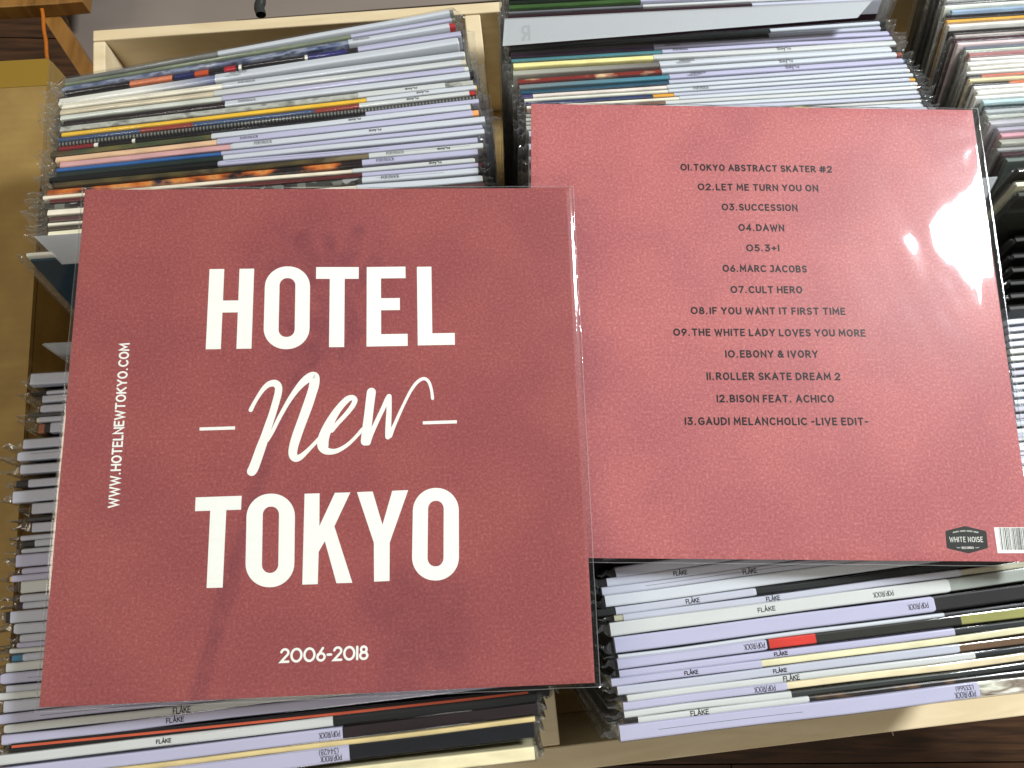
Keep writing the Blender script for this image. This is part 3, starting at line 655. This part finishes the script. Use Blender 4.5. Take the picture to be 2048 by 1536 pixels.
for k in range(24):
    v = 640 + k * 14.5; u = 2014 + max(0, (v - 640)) * .09; z = -.03
    l = Vector(at(u, v, z)); r = Vector(at(u + 900, v - 90, z)); dd = (r - l).normalized(); c = random.choice([(226, 228, 232), (214, 218, 226), (190, 190, 200), (232, 232, 226)])
    record(l, l + dd * WID, .0034, math.radians(2), [(0, 1, P(c))], None, 'white-tipped record, %s down the right edge beside the track list cover' % ordn(k + 1), 'records in the front of the right bay', (.008, .006))
divider([(1940, 359), (1996, 354), (1972, 398), (1940, 402)], -.02, -.03, 'I', 'small grey divider corner poking out right of the track list cover', (150, 152, 156), (.004, .002, .003))
# ------------------------------------------------------------------ the two albums lying on top
def plane_matrix(rv, t):
    v = Vector(rv); a = v.length; return Matrix.Translation(t) @ Matrix.Rotation(a, 4, v.normalized())
def to_local(M, u, v):
    d = Vector(R @ np.array([(u - 1024) / FPX, (v - 768) / FPX, 1])); o = Vector(CAM); Mi = M.inverted()
    o2 = Mi @ o; d2 = (Mi.to_3x3() @ d); k = -o2.z / d2.z; p = o2 + d2 * k; return (p.x, p.y)
def cover_material(c_lo, c_hi, c_print):
    m, nt, b = newmat('mottled_print'); b.inputs['Roughness'].default_value = .5; b.inputs['Specular IOR Level'].default_value = .2
    co = objco(nt)
    n = node(nt, 'ShaderNodeTexNoise'); n.inputs['Scale'].default_value = 600; n.inputs['Detail'].default_value = 5; n.inputs['Roughness'].default_value = .7
    n2 = node(nt, 'ShaderNodeTexNoise'); n2.inputs['Scale'].default_value = 16; n2.inputs['Detail'].default_value = 4
    nt.links.new(co, n.inputs['Vector']); nt.links.new(co, n2.inputs['Vector'])
    r = node(nt, 'ShaderNodeValToRGB'); e = r.color_ramp.elements; e[0].position = .30; e[1].position = .72; e[0].color = lin(c_lo); e[1].color = lin(c_hi)
    mid = e.new(.52); mid.color = lin(tuple((a * .62 + b_ * .38) for a, b_ in zip(c_lo, c_hi)))
    nt.links.new(n.outputs['Fac'], r.inputs[0])
    mx = node(nt, 'ShaderNodeMix', data_type='RGBA', blend_type='MULTIPLY'); mx.inputs[0].default_value = 1
    r2 = node(nt, 'ShaderNodeValToRGB'); r2.color_ramp.elements[0].color = (.88, .84, .88, 1); r2.color_ramp.elements[1].color = (1.0, 1.0, .98, 1); r2.color_ramp.elements[0].position = .38; r2.color_ramp.elements[1].position = .62
    nt.links.new(n2.outputs['Fac'], r2.inputs[0]); nt.links.new(r.outputs[0], mx.inputs[6]); nt.links.new(r2.outputs[0], mx.inputs[7])
    at_ = node(nt, 'ShaderNodeAttribute', attribute_name='print'); mx2 = node(nt, 'ShaderNodeMix', data_type='RGBA', blend_type='MULTIPLY')
    mu = node(nt, 'ShaderNodeMath', operation='MULTIPLY'); nt.links.new(at_.outputs['Fac'], mu.inputs[0]); 
    n3 = node(nt, 'ShaderNodeTexNoise'); n3.inputs['Scale'].default_value = 90; nt.links.new(co, n3.inputs['Vector'])
    mr = node(nt, 'ShaderNodeMapRange'); mr.inputs[1].default_value = .3; mr.inputs[2].default_value = .7; mr.inputs[3].default_value = .5; mr.inputs[4].default_value = 1.1
    nt.links.new(n3.outputs['Fac'], mr.inputs[0]); nt.links.new(mr.outputs[0], mu.inputs[1])
    nt.links.new(mu.outputs[0], mx2.inputs[0]); nt.links.new(mx.outputs[2], mx2.inputs[6]); mx2.inputs[7].default_value = c_print + (1,)
    nt.links.new(mx2.outputs[2], b.inputs['Base Color'])
    return m
def jacket_mesh(name, parent, mat, W_, t, mask=None, N=150):
    V, Fc = [], []
    for j in range(N + 1):
        for i in range(N + 1):
            x, y = W_ * i / N, -W_ * j / N; e = min(i, j, N - i, N - j)
            V.append((x, y, -.0004 if e == 0 else 0))
    n = N + 1
    for j in range(N):
        for i in range(N): Fc.append((j * n + i, (j + 1) * n + i, (j + 1) * n + i + 1, j * n + i + 1))
    ring = [i for i in range(n)] + [j * n + N for j in range(1, n)] + [N * n + i for i in range(N - 1, -1, -1)] + [j * n for j in range(N - 1, 0, -1)]
    b0 = len(V); V += [(V[k][0], V[k][1], -t) for k in ring]
    for a in range(len(ring)):
        b = (a + 1) % len(ring); Fc.append((ring[a], ring[b], b0 + b, b0 + a))
    Fc.append(tuple(reversed(range(b0, b0 + len(ring)))))
    o = obj(name, V, Fc, mat, parent, smooth=False)
    at_ = o.data.attributes.new('print', 'FLOAT', 'POINT')
    vals = [0.] * len(V)
    if mask:
        for k in range(n * n): vals[k] = mask(V[k][0], V[k][1])
    at_.data.foreach_set('value', vals); return o
def film(name, parent, W_, t, ext, seed, amp, N=170):
    """loose clear bag: waves over the jacket, rounds over its edge and ends in a flat seam"""
    l, r_, b, tp = ext; xs = []; V, Fc = [], []
    def axis(lo, hi, ea, eb):
        s = [lo - ea, lo - ea * .8, lo - ea * .62, lo - ea * .45, lo - ea * .3, lo - ea * .16, lo - ea * .07]; n = N
        s += [lo + (hi - lo) * (i / n) for i in range(n + 1)]
        return s + [hi + eb * q for q in (.07, .16, .3, .45, .62, .8, 1)]
    X_, Y_ = axis(0, W_, l, r_), axis(-W_, 0, b, tp)
    def edge(p, lo, hi, ea, eb):
        if p < lo: return (lo - p) / ea
        if p > hi: return (p - hi) / eb
        return 0.
    for y in Y_:
        for x in X_:
            d = math.hypot(edge(x, 0, W_, l, r_), edge(y, -W_, 0, b, tp)); d = min(d, 1)
            k = 1 - .22 * d / .55 if d < .55 else .78 * (1 - ((d - .55) / .25) ** 2) ** .5 if d < .8 else 0
            q = Vector((x * 13 + seed, y * 13, seed * .37)); w = noise.noise(q) + .55 * noise.noise(Vector((x * 34, y * 21 + seed, 3))) + .22 * noise.noise(Vector((x * 70 + y * 30, y * 22 - x * 34, seed)))
            # stress folds running in from the right-hand corners
            ang = math.atan2(y + .02, x - W_ - .01); rad = math.hypot(y + .02, x - W_ - .01)
            w += .16 * math.sin(ang * 9 + 3 * noise.noise(q)) * math.exp(-rad / .09)
            inner = min(1, min(x, W_ - x, -y, y + W_) / .012) if 0 < x < W_ and -W_ < y < 0 else 0
            w += .10 * noise.noise(Vector((x * 120, y * 95, seed))) * math.exp(-max(0, W_ - x) / .06)
            z = -t / 2 + (t / 2 + .0005) * k + max(0, inner) * (amp * (w + .9))
            if d > .7: z += .0005 * noise.noise(Vector((x * 90, y * 90, seed)))
            j = .0006 * noise.noise(Vector((x * 25, y * 25, seed + 5))) if d > .8 else 0
            V.append((x + j, y + j, z))
    nx = len(X_)
    for j in range(len(Y_) - 1):
        for i in range(nx - 1): Fc.append((j * nx + i, j * nx + i + 1, (j + 1) * nx + i + 1, (j + 1) * nx + i))
    o = obj(name, V, Fc, COVERFILM, parent, smooth=True); return o
def seams(parent, W_, t, ext):
    l, r_, b, tp = ext; V, Fc = [], []
    cs = [(-l, tp), (W_ + r_, tp), (W_ + r_, -W_ - b), (-l, -W_ - b)]
    for (a, c), (a2, c2) in zip(cs, cs[1:] + cs[:1]):
        ps = [(a + (a2 - a) * i / 40 + .0003 * noise.noise(Vector((i * .5, a, c))), c + (c2 - c) * i / 40 + .0003 * noise.noise(Vector((i * .5, c, 4)))) for i in range(41)]
        ribbon(ps, .00022, -t / 2 + .0006, V, Fc, False)
    obj('seam', V, Fc, plastic('seam_film', .16, .15, 0, 1.5), parent)
# --- album seen from the back, with the track list (lies underneath)
M2 = plane_matrix((-.0183, -.0178, -.0085), (.0290, .3161, -.0112))
al2 = empty('record_album', M2, 'pink record album lying back side up with a black track list', 'record album')
PINK2 = cover_material((162, 85, 87), (208, 134, 132), (.8, .8, .9))
jacket_mesh('jacket', al2, PINK2, WID, .0035, None, 60)
E2 = (.0014, .0046, .0026, .0016)
film('sleeve', al2, WID, .0035, E2, 4.2, .0004); seams(al2, WID, .0035, E2)
TR = [('01.TOKYO ABSTRACT SKATER #2', 1361, 341, 1664.6, 345.6), ('02.LET ME TURN YOU ON', 1395.6, 380.4, 1637, 383.4), ('03.SUCCESSION', 1443.6, 420.9, 1595.7, 422.7),
 ('04.DAWN', 1477, 462, 1569, 462.9), ('05.3+1', 1492.6, 502.9, 1559.4, 503.3), ('06.MARC JACOBS', 1445.4, 543.9, 1614.2, 545.3), ('07.CULT HERO', 1461.4, 586.4, 1605.2, 587),
 ('08.IF YOU WANT IT FIRST TIME', 1381.6, 628.6, 1691.5, 630.2), ('09.THE WHITE LADY LOVES YOU MORE', 1346.6, 671.8, 1732.1, 673.7), ('10.EBONY & IVORY', 1450.7, 715.4, 1636.8, 715.8),
 ('11.ROLLER SKATE DREAM 2', 1413.4, 760, 1681.3, 760.8), ('12.BISON FEAT. ACHICO', 1433.5, 804.9, 1668.8, 805.5), ('13.GAUDI MELANCHOLIC -LIVE EDIT-', 1369.7, 850.2, 1737.3, 851)]
for s, a, b, c, d in TR:
    x0, y0 = to_local(M2, a, b); x1, y1 = to_local(M2, c, d)
    V, Fc = text_mesh(s, x0, y0, x1, y1, .0052, .20, .00006, .36); obj('track_title', V, Fc, INK, al2)
bz = lambda x, y: to_local(M2, 1840 + x / 9.846, 1020 + y / 9.846)
V = [bz(x, y) + (.00006,) for x, y in ((880, 315), (515, 408), (500, 432), (525, 735), (547, 757), (958, 855), (1325, 752), (1337, 733), (1308, 440), (1290, 413))]
bd = obj('maker_badge', V, [tuple(range(len(V)))], paper((44, 46, 44), .5, .05), al2)
V, Fc = [], []
for s, x0, y0, x1, y1, cap, wt in (('WHITE NOISE', 585, 634, 1245, 632, .0033, .13), ('RECORDS', 822, 767, 1060, 765, .0014, .2)):
    v_, f_ = text_mesh(s, *bz(x0, y0), *bz(x1, y1), cap, wt, .00011, .34); k = len(V); V += v_; Fc += [tuple(i + k for i in f) for f in f_]
for pts in (((722, 735), (750, 745), (790, 742)), ((1090, 742), (1125, 746), (1160, 733))): ribbon([bz(*p) for p in pts], .00013, .00012, V, Fc)
for k in range(26):
    x = 650 + k * 19.5
    if k % 7 == 6: continue
    yy = 440 - 32 * math.sin((x - 640) / 500 * math.pi); ribbon([bz(x, yy + 14), bz(x + 4, yy - 8)], .00016, .00012, V, Fc)
obj('badge_lettering', V, Fc, paper((214, 214, 204), .5), bd)
V = [bz(x, y) + (.00006,) for x, y in ((1455, 342), (1530, 850), (2360, 846), (2290, 340))]
bc = obj('barcode', V, [(0, 1, 2, 3)], WHITEINK, al2); V, Fc = [], []; x = 1545; rr = random.Random(3); bars = 0
while x < 2240:
    w = rr.choice((5, 5, 8, 12)); a, b = bz(x, 350), bz(x + 62 * (435 / 508), 350 + 435); ribbon([a, b], w / 9.846 / 3.05 / 2000, .0001, V, Fc, False); x += w + rr.choice((6, 9, 14)); bars += 1
obj('bars', V, Fc, INK, bc)
# --- album seen from the front, with the big white title (lies on top, over the other's corner)
M1 = plane_matrix((-.0039, .0305, .0331), (-.2615, .2336, .0139))
al1 = empty('record_album', M1, 'rose red record album lying front side up with big white title lettering', 'record album')
def seg_d(p, a, b):
    ax_, ay = b[0] - a[0], b[1] - a[1]; k = max(0, min(1, ((p[0] - a[0]) * ax_ + (p[1] - a[1]) * ay) / (ax_ * ax_ + ay * ay))); return math.hypot(p[0] - a[0] - k * ax_, p[1] - a[1] - k * ay)
cz = lambda x, y: to_local(M1, 60 + x / 1.4353, 360 + y / 1.4353)
STEM = [cz(*p) for p in ((478, 1500), (540, 1270), (600, 1060), (650, 880), (710, 700), (790, 520))]
PET = [[cz(*p) for p in q] for q in (((780, 170), (830, 260), (870, 340)), ((940, 150), (900, 250), (870, 340)), ((860, 170), (870, 340)), ((990, 240), (920, 310), (860, 360)), ((700, 250), (800, 300), (860, 350)), ((860, 340), (850, 450), (800, 520)), ((900, 340), (930, 440), (910, 510)), ((760, 420), (850, 400)), ((760, 500), (850, 470)))]
BLOB = [[cz(*p) for p in q] for q in (((1040, 1180), (1130, 1220)), ((1200, 1180), (1140, 1250)), ((1130, 1220), (1090, 1350)), ((1180, 1260), (1190, 1330)), ((1090, 1350), (1060, 1480)), ((1010, 1220), (1100, 1260)))]
def mask(x, y):
    def f(polys, w0, soft):
        d = 9
        for pl in polys:
            for a, b in zip(pl, pl[1:]): d = min(d, seg_d((x, y), a, b))
        return max(0, min(1, (w0 + soft - d) / soft))
    n_ = noise.noise(Vector((x * 60, y * 60, 1))) * .0025
    return max(.7 * f([STEM], .0028 + n_, .004), .85 * f(PET, .0042 + n_, .0045), .35 * f(PET, .014 + n_, .012), .55 * f(BLOB, .0080 + n_, .013))
RED1 = cover_material((138, 67, 67), (178, 103, 100), (.70, .66, .82))
jacket_mesh('jacket', al1, RED1, WID, .0042, mask)
E1 = (.0026, .0032, .0024, .0018)
film('sleeve', al1, WID, .0042, E1, 9.7, .00042); seams(al1, WID, .0042, E1)
hz_ = lambda x, y: to_local(M1, 380 + x / 2.195, 500 + y / 2.195)
ZL = .00006
def quadmap(q):
    q = [hz_(*p) for p in q]
    def f(a, b):   # a right 0..1, b down 0..1
        return tuple((q[0][k] * (1 - a) + q[1][k] * a) * (1 - b) + (q[3][k] * (1 - a) + q[2][k] * a) * b for k in (0, 1)) + (ZL,)
    return f
def letter(poly, q=None):
    f = quadmap(q) if q else None
    V = [(f(*p) if f else hz_(*p) + (ZL,)) for p in poly]; obj('title_letter', V, [tuple(reversed(range(len(V))))], WHITEINK, al1)
def letterO(q, ix, iy):
    f = quadmap(q); n = 64; V = []
    def sup(a, rx, ry, px_):   # rounded bar outline: half-round ends, straight sides
        c, s = math.cos(a), math.sin(a); return c, s
    def ring(x0, x1, y0, y1, ra, rb):
        pts = []
        for cx, cy, a0 in ((x1 - ra, y0 + rb, -90), (x1 - ra, y1 - rb, 0), (x0 + ra, y1 - rb, 90), (x0 + ra, y0 + rb, 180)):
            for k in range(12):
                a = math.radians(a0 + 90 * k / 11); pts.append((cx + ra * math.cos(a), cy + rb * math.sin(a)))
        return pts
    o_, i_ = ring(0, 1, 0, 1, .49, .25), ring(ix[0], ix[1], iy[0], iy[1], (ix[1] - ix[0]) * .47, .09)
    V = [f(*p) for p in o_] + [f(*p) for p in i_]; n = len(o_)
    obj('title_letter', V, [(k, k + n, (k + 1) % n + n, (k + 1) % n) for k in range(n)], WHITEINK, al1)
letter([(0, 0), (.33, 0), (.33, .40), (.67, .40), (.67, 0), (1, 0), (1, 1), (.67, 1), (.67, .55), (.33, .55), (.33, 1), (0, 1)], [(86, 84), (282, 82), (270, 433), (69, 436)])
letterO([(331, 72), (528, 72), (524, 435), (321, 436)], (.325, .675), (.145, .855))
letter([(0, 0), (1, 0), (1, .15), (.672, .15), (.672, 1), (.322, 1), (.322, .15), (0, .15)], [(554, 75), (741, 75), (739, 426), (549, 427)])
letter([(0, 0), (.97, 0), (.97, .148), (.355, .148), (.355, .40), (.82, .40), (.82, .552), (.355, .552), (.355, .85), (1, .85), (1, 1), (0, 1)], [(776, 75), (951, 73), (956, 421), (775, 424)])
letter([(0, 0), (.395, 0), (.395, .852), (1, .852), (1, 1), (0, 1)], [(996, 74), (1157, 72), (1163, 416), (1000, 419)])
letter([(0, 0), (1, 0), (1, .155), (.68, .155), (.68, 1), (.33, 1), (.33, .155), (0, .155)], [(25, 1086), (227, 1079), (208, 1480), (6, 1486)])
letterO([(250, 1070), (462, 1069), (457, 1480), (242, 1481)], (.335, .67), (.142, .85))
letter([(503, 1070), (569, 1068), (568, 1212), (636, 1066), (704, 1064), (634, 1213), (713, 1461), (643, 1463), (592, 1278), (565, 1325), (561, 1467), (493, 1469)])
letter([(733, 1063), (802, 1060), (845, 1206), (888, 1057), (958, 1054), (877, 1284), (876, 1453), (808, 1456), (807, 1285)])
letterO([(980, 1045), (1180, 1044), (1181, 1451), (973, 1451)], (.33, .67), (.142, .85))
for q in (((42, 779), (198, 774), (198, 788), (42, 793)), ((1022, 752), (1172, 747), (1172, 761), (1022, 766))):
    obj('title_dash', [hz_(*p) + (ZL,) for p in q], [(3, 2, 1, 0)], WHITEINK, al1)
nz = lambda x, y: to_local(M1, 480 + x / 4.551, 720 + y / 4.551)
def smoothpath(ps, n=6):
    out = []
    for i in range(len(ps) - 1):
        p0 = ps[max(0, i - 1)]; p1 = ps[i]; p2 = ps[i + 1]; p3 = ps[min(len(ps) - 1, i + 2)]
        for k in range(n):
            t = k / n; out.append(tuple(.5 * (2 * b + (c - a) * t + (2 * a - 5 * b + 4 * c - d) * t * t + (3 * b - a - 3 * c + d) * t ** 3) for a, b, c, d in zip(p0, p1, p2, p3)))
    out.append(ps[-1]); return out
STK = [
 [(98, 455, 19), (128, 395, 17), (170, 325, 17), (215, 262, 21), (262, 222, 26), (315, 212, 32), (348, 240, 32), (348, 300, 32), (322, 400, 32), (292, 500, 32), (258, 600, 34), (226, 700, 37), (190, 800, 41), (155, 900, 42), (125, 980, 43), (108, 1012, 42)],
 [(250, 735, 12), (292, 660, 16), (340, 560, 18), (400, 448, 19), (462, 345, 22), (522, 262, 27), (580, 198, 34), (635, 158, 40), (676, 155, 43), (676, 220, 44), (655, 300, 42), (622, 400, 43), (586, 500, 42), (549, 600, 41), (514, 700, 41), (487, 795, 39), (482, 860, 37), (506, 893, 33), (548, 884, 26), (600, 840, 20), (650, 790, 17), (700, 738, 17), (742, 695, 18)],
 [(833, 638, 24), (885, 580, 20), (960, 500, 20), (1020, 425, 22), (1046, 368, 23), (1022, 343, 24), (972, 362, 28), (900, 440, 31), (840, 530, 36), (790, 630, 44), (760, 715, 48), (757, 785, 48), (790, 828, 32), (870, 830, 22), (960, 785, 17), (1040, 715, 15), (1115, 630, 16)],
 [(1196, 292, 40), (1182, 400, 39), (1168, 520, 39), (1155, 620, 40), (1145, 700, 40), (1138, 742, 37)],
 [(1160, 748, 30), (1190, 680, 22), (1245, 560, 20), (1300, 445, 20), (1335, 370, 22), (1356, 332, 23)],
 [(1357, 332, 23), (1357, 450, 23), (1352, 560, 25), (1348, 650, 25), (1346, 700, 23)],
 [(1362, 688, 24), (1400, 605, 16), (1450, 492, 14), (1505, 375, 13), (1562, 268, 14), (1620, 196, 15), (1676, 170, 15), (1718, 200, 14), (1742, 270, 13), (1753, 350, 14)],
]
V, Fc = [], []
for i, st in enumerate(STK):
    sp = smoothpath(st); ribbon([nz(p[0], p[1]) for p in sp], [p[2] / 4.551 / 3.14 / 1000 for p in sp], ZL + i * 1.2e-5, V, Fc)
obj('script_word', V, Fc, WHITEINK, al1)
x0, y0 = to_local(M1, 559.5, 1326.4); x1, y1 = to_local(M1, 737, 1319.8)
V, Fc = text_mesh('2006-2018', x0, y0, x1, y1, .0082, .165, ZL, .22); obj('year_line', V, Fc, WHITEINK, al1)
x0, y0 = to_local(M1, 236.9, 1015.5); x1, y1 = to_local(M1, 260, 686)
V, Fc = text_mesh('WWW.HOTELNEWTOKYO.COM', x0, y0, x1, y1, .0062, .17, ZL, .26); obj('web_address', V, Fc, WHITEINK, al1)
# ------------------------------------------------------------------ things around the bin
# cardboard box at the left
KRAFT, nt, b = newmat('kraft_board'); b.inputs['Roughness'].default_value = .8
n = node(nt, 'ShaderNodeTexNoise'); n.inputs['Scale'].default_value = 30; n.inputs['Detail'].default_value = 6; nt.links.new(objco(nt), n.inputs['Vector'])
w = node(nt, 'ShaderNodeTexWave'); w.inputs['Scale'].default_value = 38; w.bands_direction = 'Y'; nt.links.new(objco(nt), w.inputs['Vector'])
mx = node(nt, 'ShaderNodeMath', operation='MULTIPLY_ADD'); mx.inputs[1].default_value = .04; nt.links.new(w.outputs['Fac'], mx.inputs[0]); nt.links.new(n.outputs['Fac'], mx.inputs[2])
r = node(nt, 'ShaderNodeValToRGB'); r.color_ramp.elements[0].position = .3; r.color_ramp.elements[1].position = .8; r.color_ramp.elements[0].color = lin((126, 100, 50)); r.color_ramp.elements[1].color = lin((148, 121, 66))
nt.links.new(mx.outputs[0], r.inputs[0]); nt.links.new(r.outputs[0], b.inputs['Base Color'])
zk = -.2
p1, p2, p3 = Vector(at(103, 122, zk)), Vector(at(62, 760, zk)), Vector(at(-6, 1560, zk))
yd = (p2 - p1).normalized(); xd = Vector((-yd.y, yd.x, 0)) * 1.0
if xd.x > 0: xd = -xd
Mk = Matrix(((-xd.x, -yd.x, 0, p1.x), (-xd.y, -yd.y, 0, p1.y), (0, 0, 1, -.788), (0, 0, 0, 1)))
kb = empty('cardboard_box', Mk, 'large brown cardboard box standing left of the record bin', 'box')
hk = zk + .788
def kpart(name, b_): V, Fc = box(*b_); return obj(name, V, Fc, KRAFT, kb)
kpart('side_panel', (-.005, 0, -.80, 0, .0, hk - .001)); kpart('side_panel', (-.45, -.0055, -.005, 0, 0, hk - .0025)); kpart('side_panel', (-.45, -.0055, -.80, -.795, 0, hk - .0025)); kpart('side_panel', (-.455, -.4505, -.80, 0, 0, hk - .001))
V, Fc = box(-.225, .0, -.80, -.001, 0, .005); obj('flap', [(x, y, z + hk + .0005 - abs(x) * .03) for x, y, z in V], Fc, KRAFT, kb)
V, Fc = box(-.45, -.2275, -.80, -.001, 0, .005); obj('flap', [(x, y, z + hk + .0005 - abs(x + .45) * .03) for x, y, z in V], Fc, KRAFT, kb)
V = []; Fc = []
for i in range(31):
    y = -.002 - i / 30 * .028; V += [(-.2, y, 0), (.0, y, 0)]
tape, nt, b = newmat('packing_tape'); b.inputs['Base Color'].default_value = lin((136, 108, 40)); b.inputs['Roughness'].default_value = .25
V, Fc = box(-.22, .0006, -.030, -.0015, 0, .0003); obj('tape', [(x, y, z + hk + .0058 - abs(x) * .03) for x, y, z in V], Fc, tape, kb)
# grey cabinet, amber trestle and cord behind the bin
def px_prism(name, pts, z, th, mat, label, cat, bev=.001, parts=None):
    P3 = [Vector(at(u, v, z)) for u, v in pts]; c = P3[0].copy(); c.z -= th; n = len(P3)
    V = [p - c for p in P3] + [p - c - Vector((0, 0, th)) for p in P3]
    Fc = [tuple(range(n)), tuple(reversed(range(n, 2 * n)))] + [(i, i + n, (i + 1) % n + n, (i + 1) % n) for i in range(n)]
    o = obj(name, V, Fc, mat, None, loc=c); md = o.modifiers.new('edge', 'BEVEL'); md.width = bev; md.segments = 2; tag(o, label, cat); return o
GREY = paper((128, 118, 110), .5, .05, 20)
px_prism('cabinet', [(98, -60), (1100, -60), (1100, -8), (470, 40), (430, 180), (192, 190)], -.33, .45, GREY, 'grey white cabinet top behind the record bin', 'cabinet')
px_prism('wooden_trestle', [(66, 8), (104, 6), (196, 150), (165, 158)], -.30, .03, AMBER, 'amber wooden leg slanting down behind the cardboard box', 'trestle')
px_prism('wooden_rail', [(-40, -60), (170, -60), (165, 3), (110, 8), (-40, 17)], -.28, .02, AMBER, 'amber wooden rail across the upper left corner', 'rail')
def tube(name, pts, r, mat, label, cat):
    cu = bpy.data.curves.new(name, 'CURVE'); cu.dimensions = '3D'; sp = cu.splines.new('POLY'); sp.points.add(len(pts) - 1)
    for p, q in zip(sp.points, pts): p.co = (*q, 1)
    cu.bevel_depth = r; cu.bevel_resolution = 3; o = bpy.data.objects.new(name, cu); COL.objects.link(o)
    me = bpy.data.meshes.new_from_object(o); bpy.data.objects.remove(o); o = bpy.data.objects.new(name, me); COL.objects.link(o); me.materials.append(mat); tag(o, label, cat); return o
ps = [at(84 + 11 * k / 12 + .8 * math.sin(k), 18 + 100 * k / 12, -.27 - .01 * k / 12) for k in range(13)]
tube('orange_cord', ps, .0019, paper((168, 92, 14), .6), 'orange cord hanging down behind the cardboard box', 'cord')
sx = [at(520 + 2 * math.sin(k), -6 + 36 * k / 8, -.26) for k in range(9)]
j = tube('metal_hinge', sx, .0055, paper((52, 54, 52), .35), 'dark metal joint standing behind the bin back edge', 'joint')
lint = tube('thread', [at(1783, 1459, -.785), at(1785, 1466, -.785), at(1787, 1472, -.784)], .0009, paper((190, 180, 160), .7), 'short pale thread lying on the dark wooden floor', 'thread')
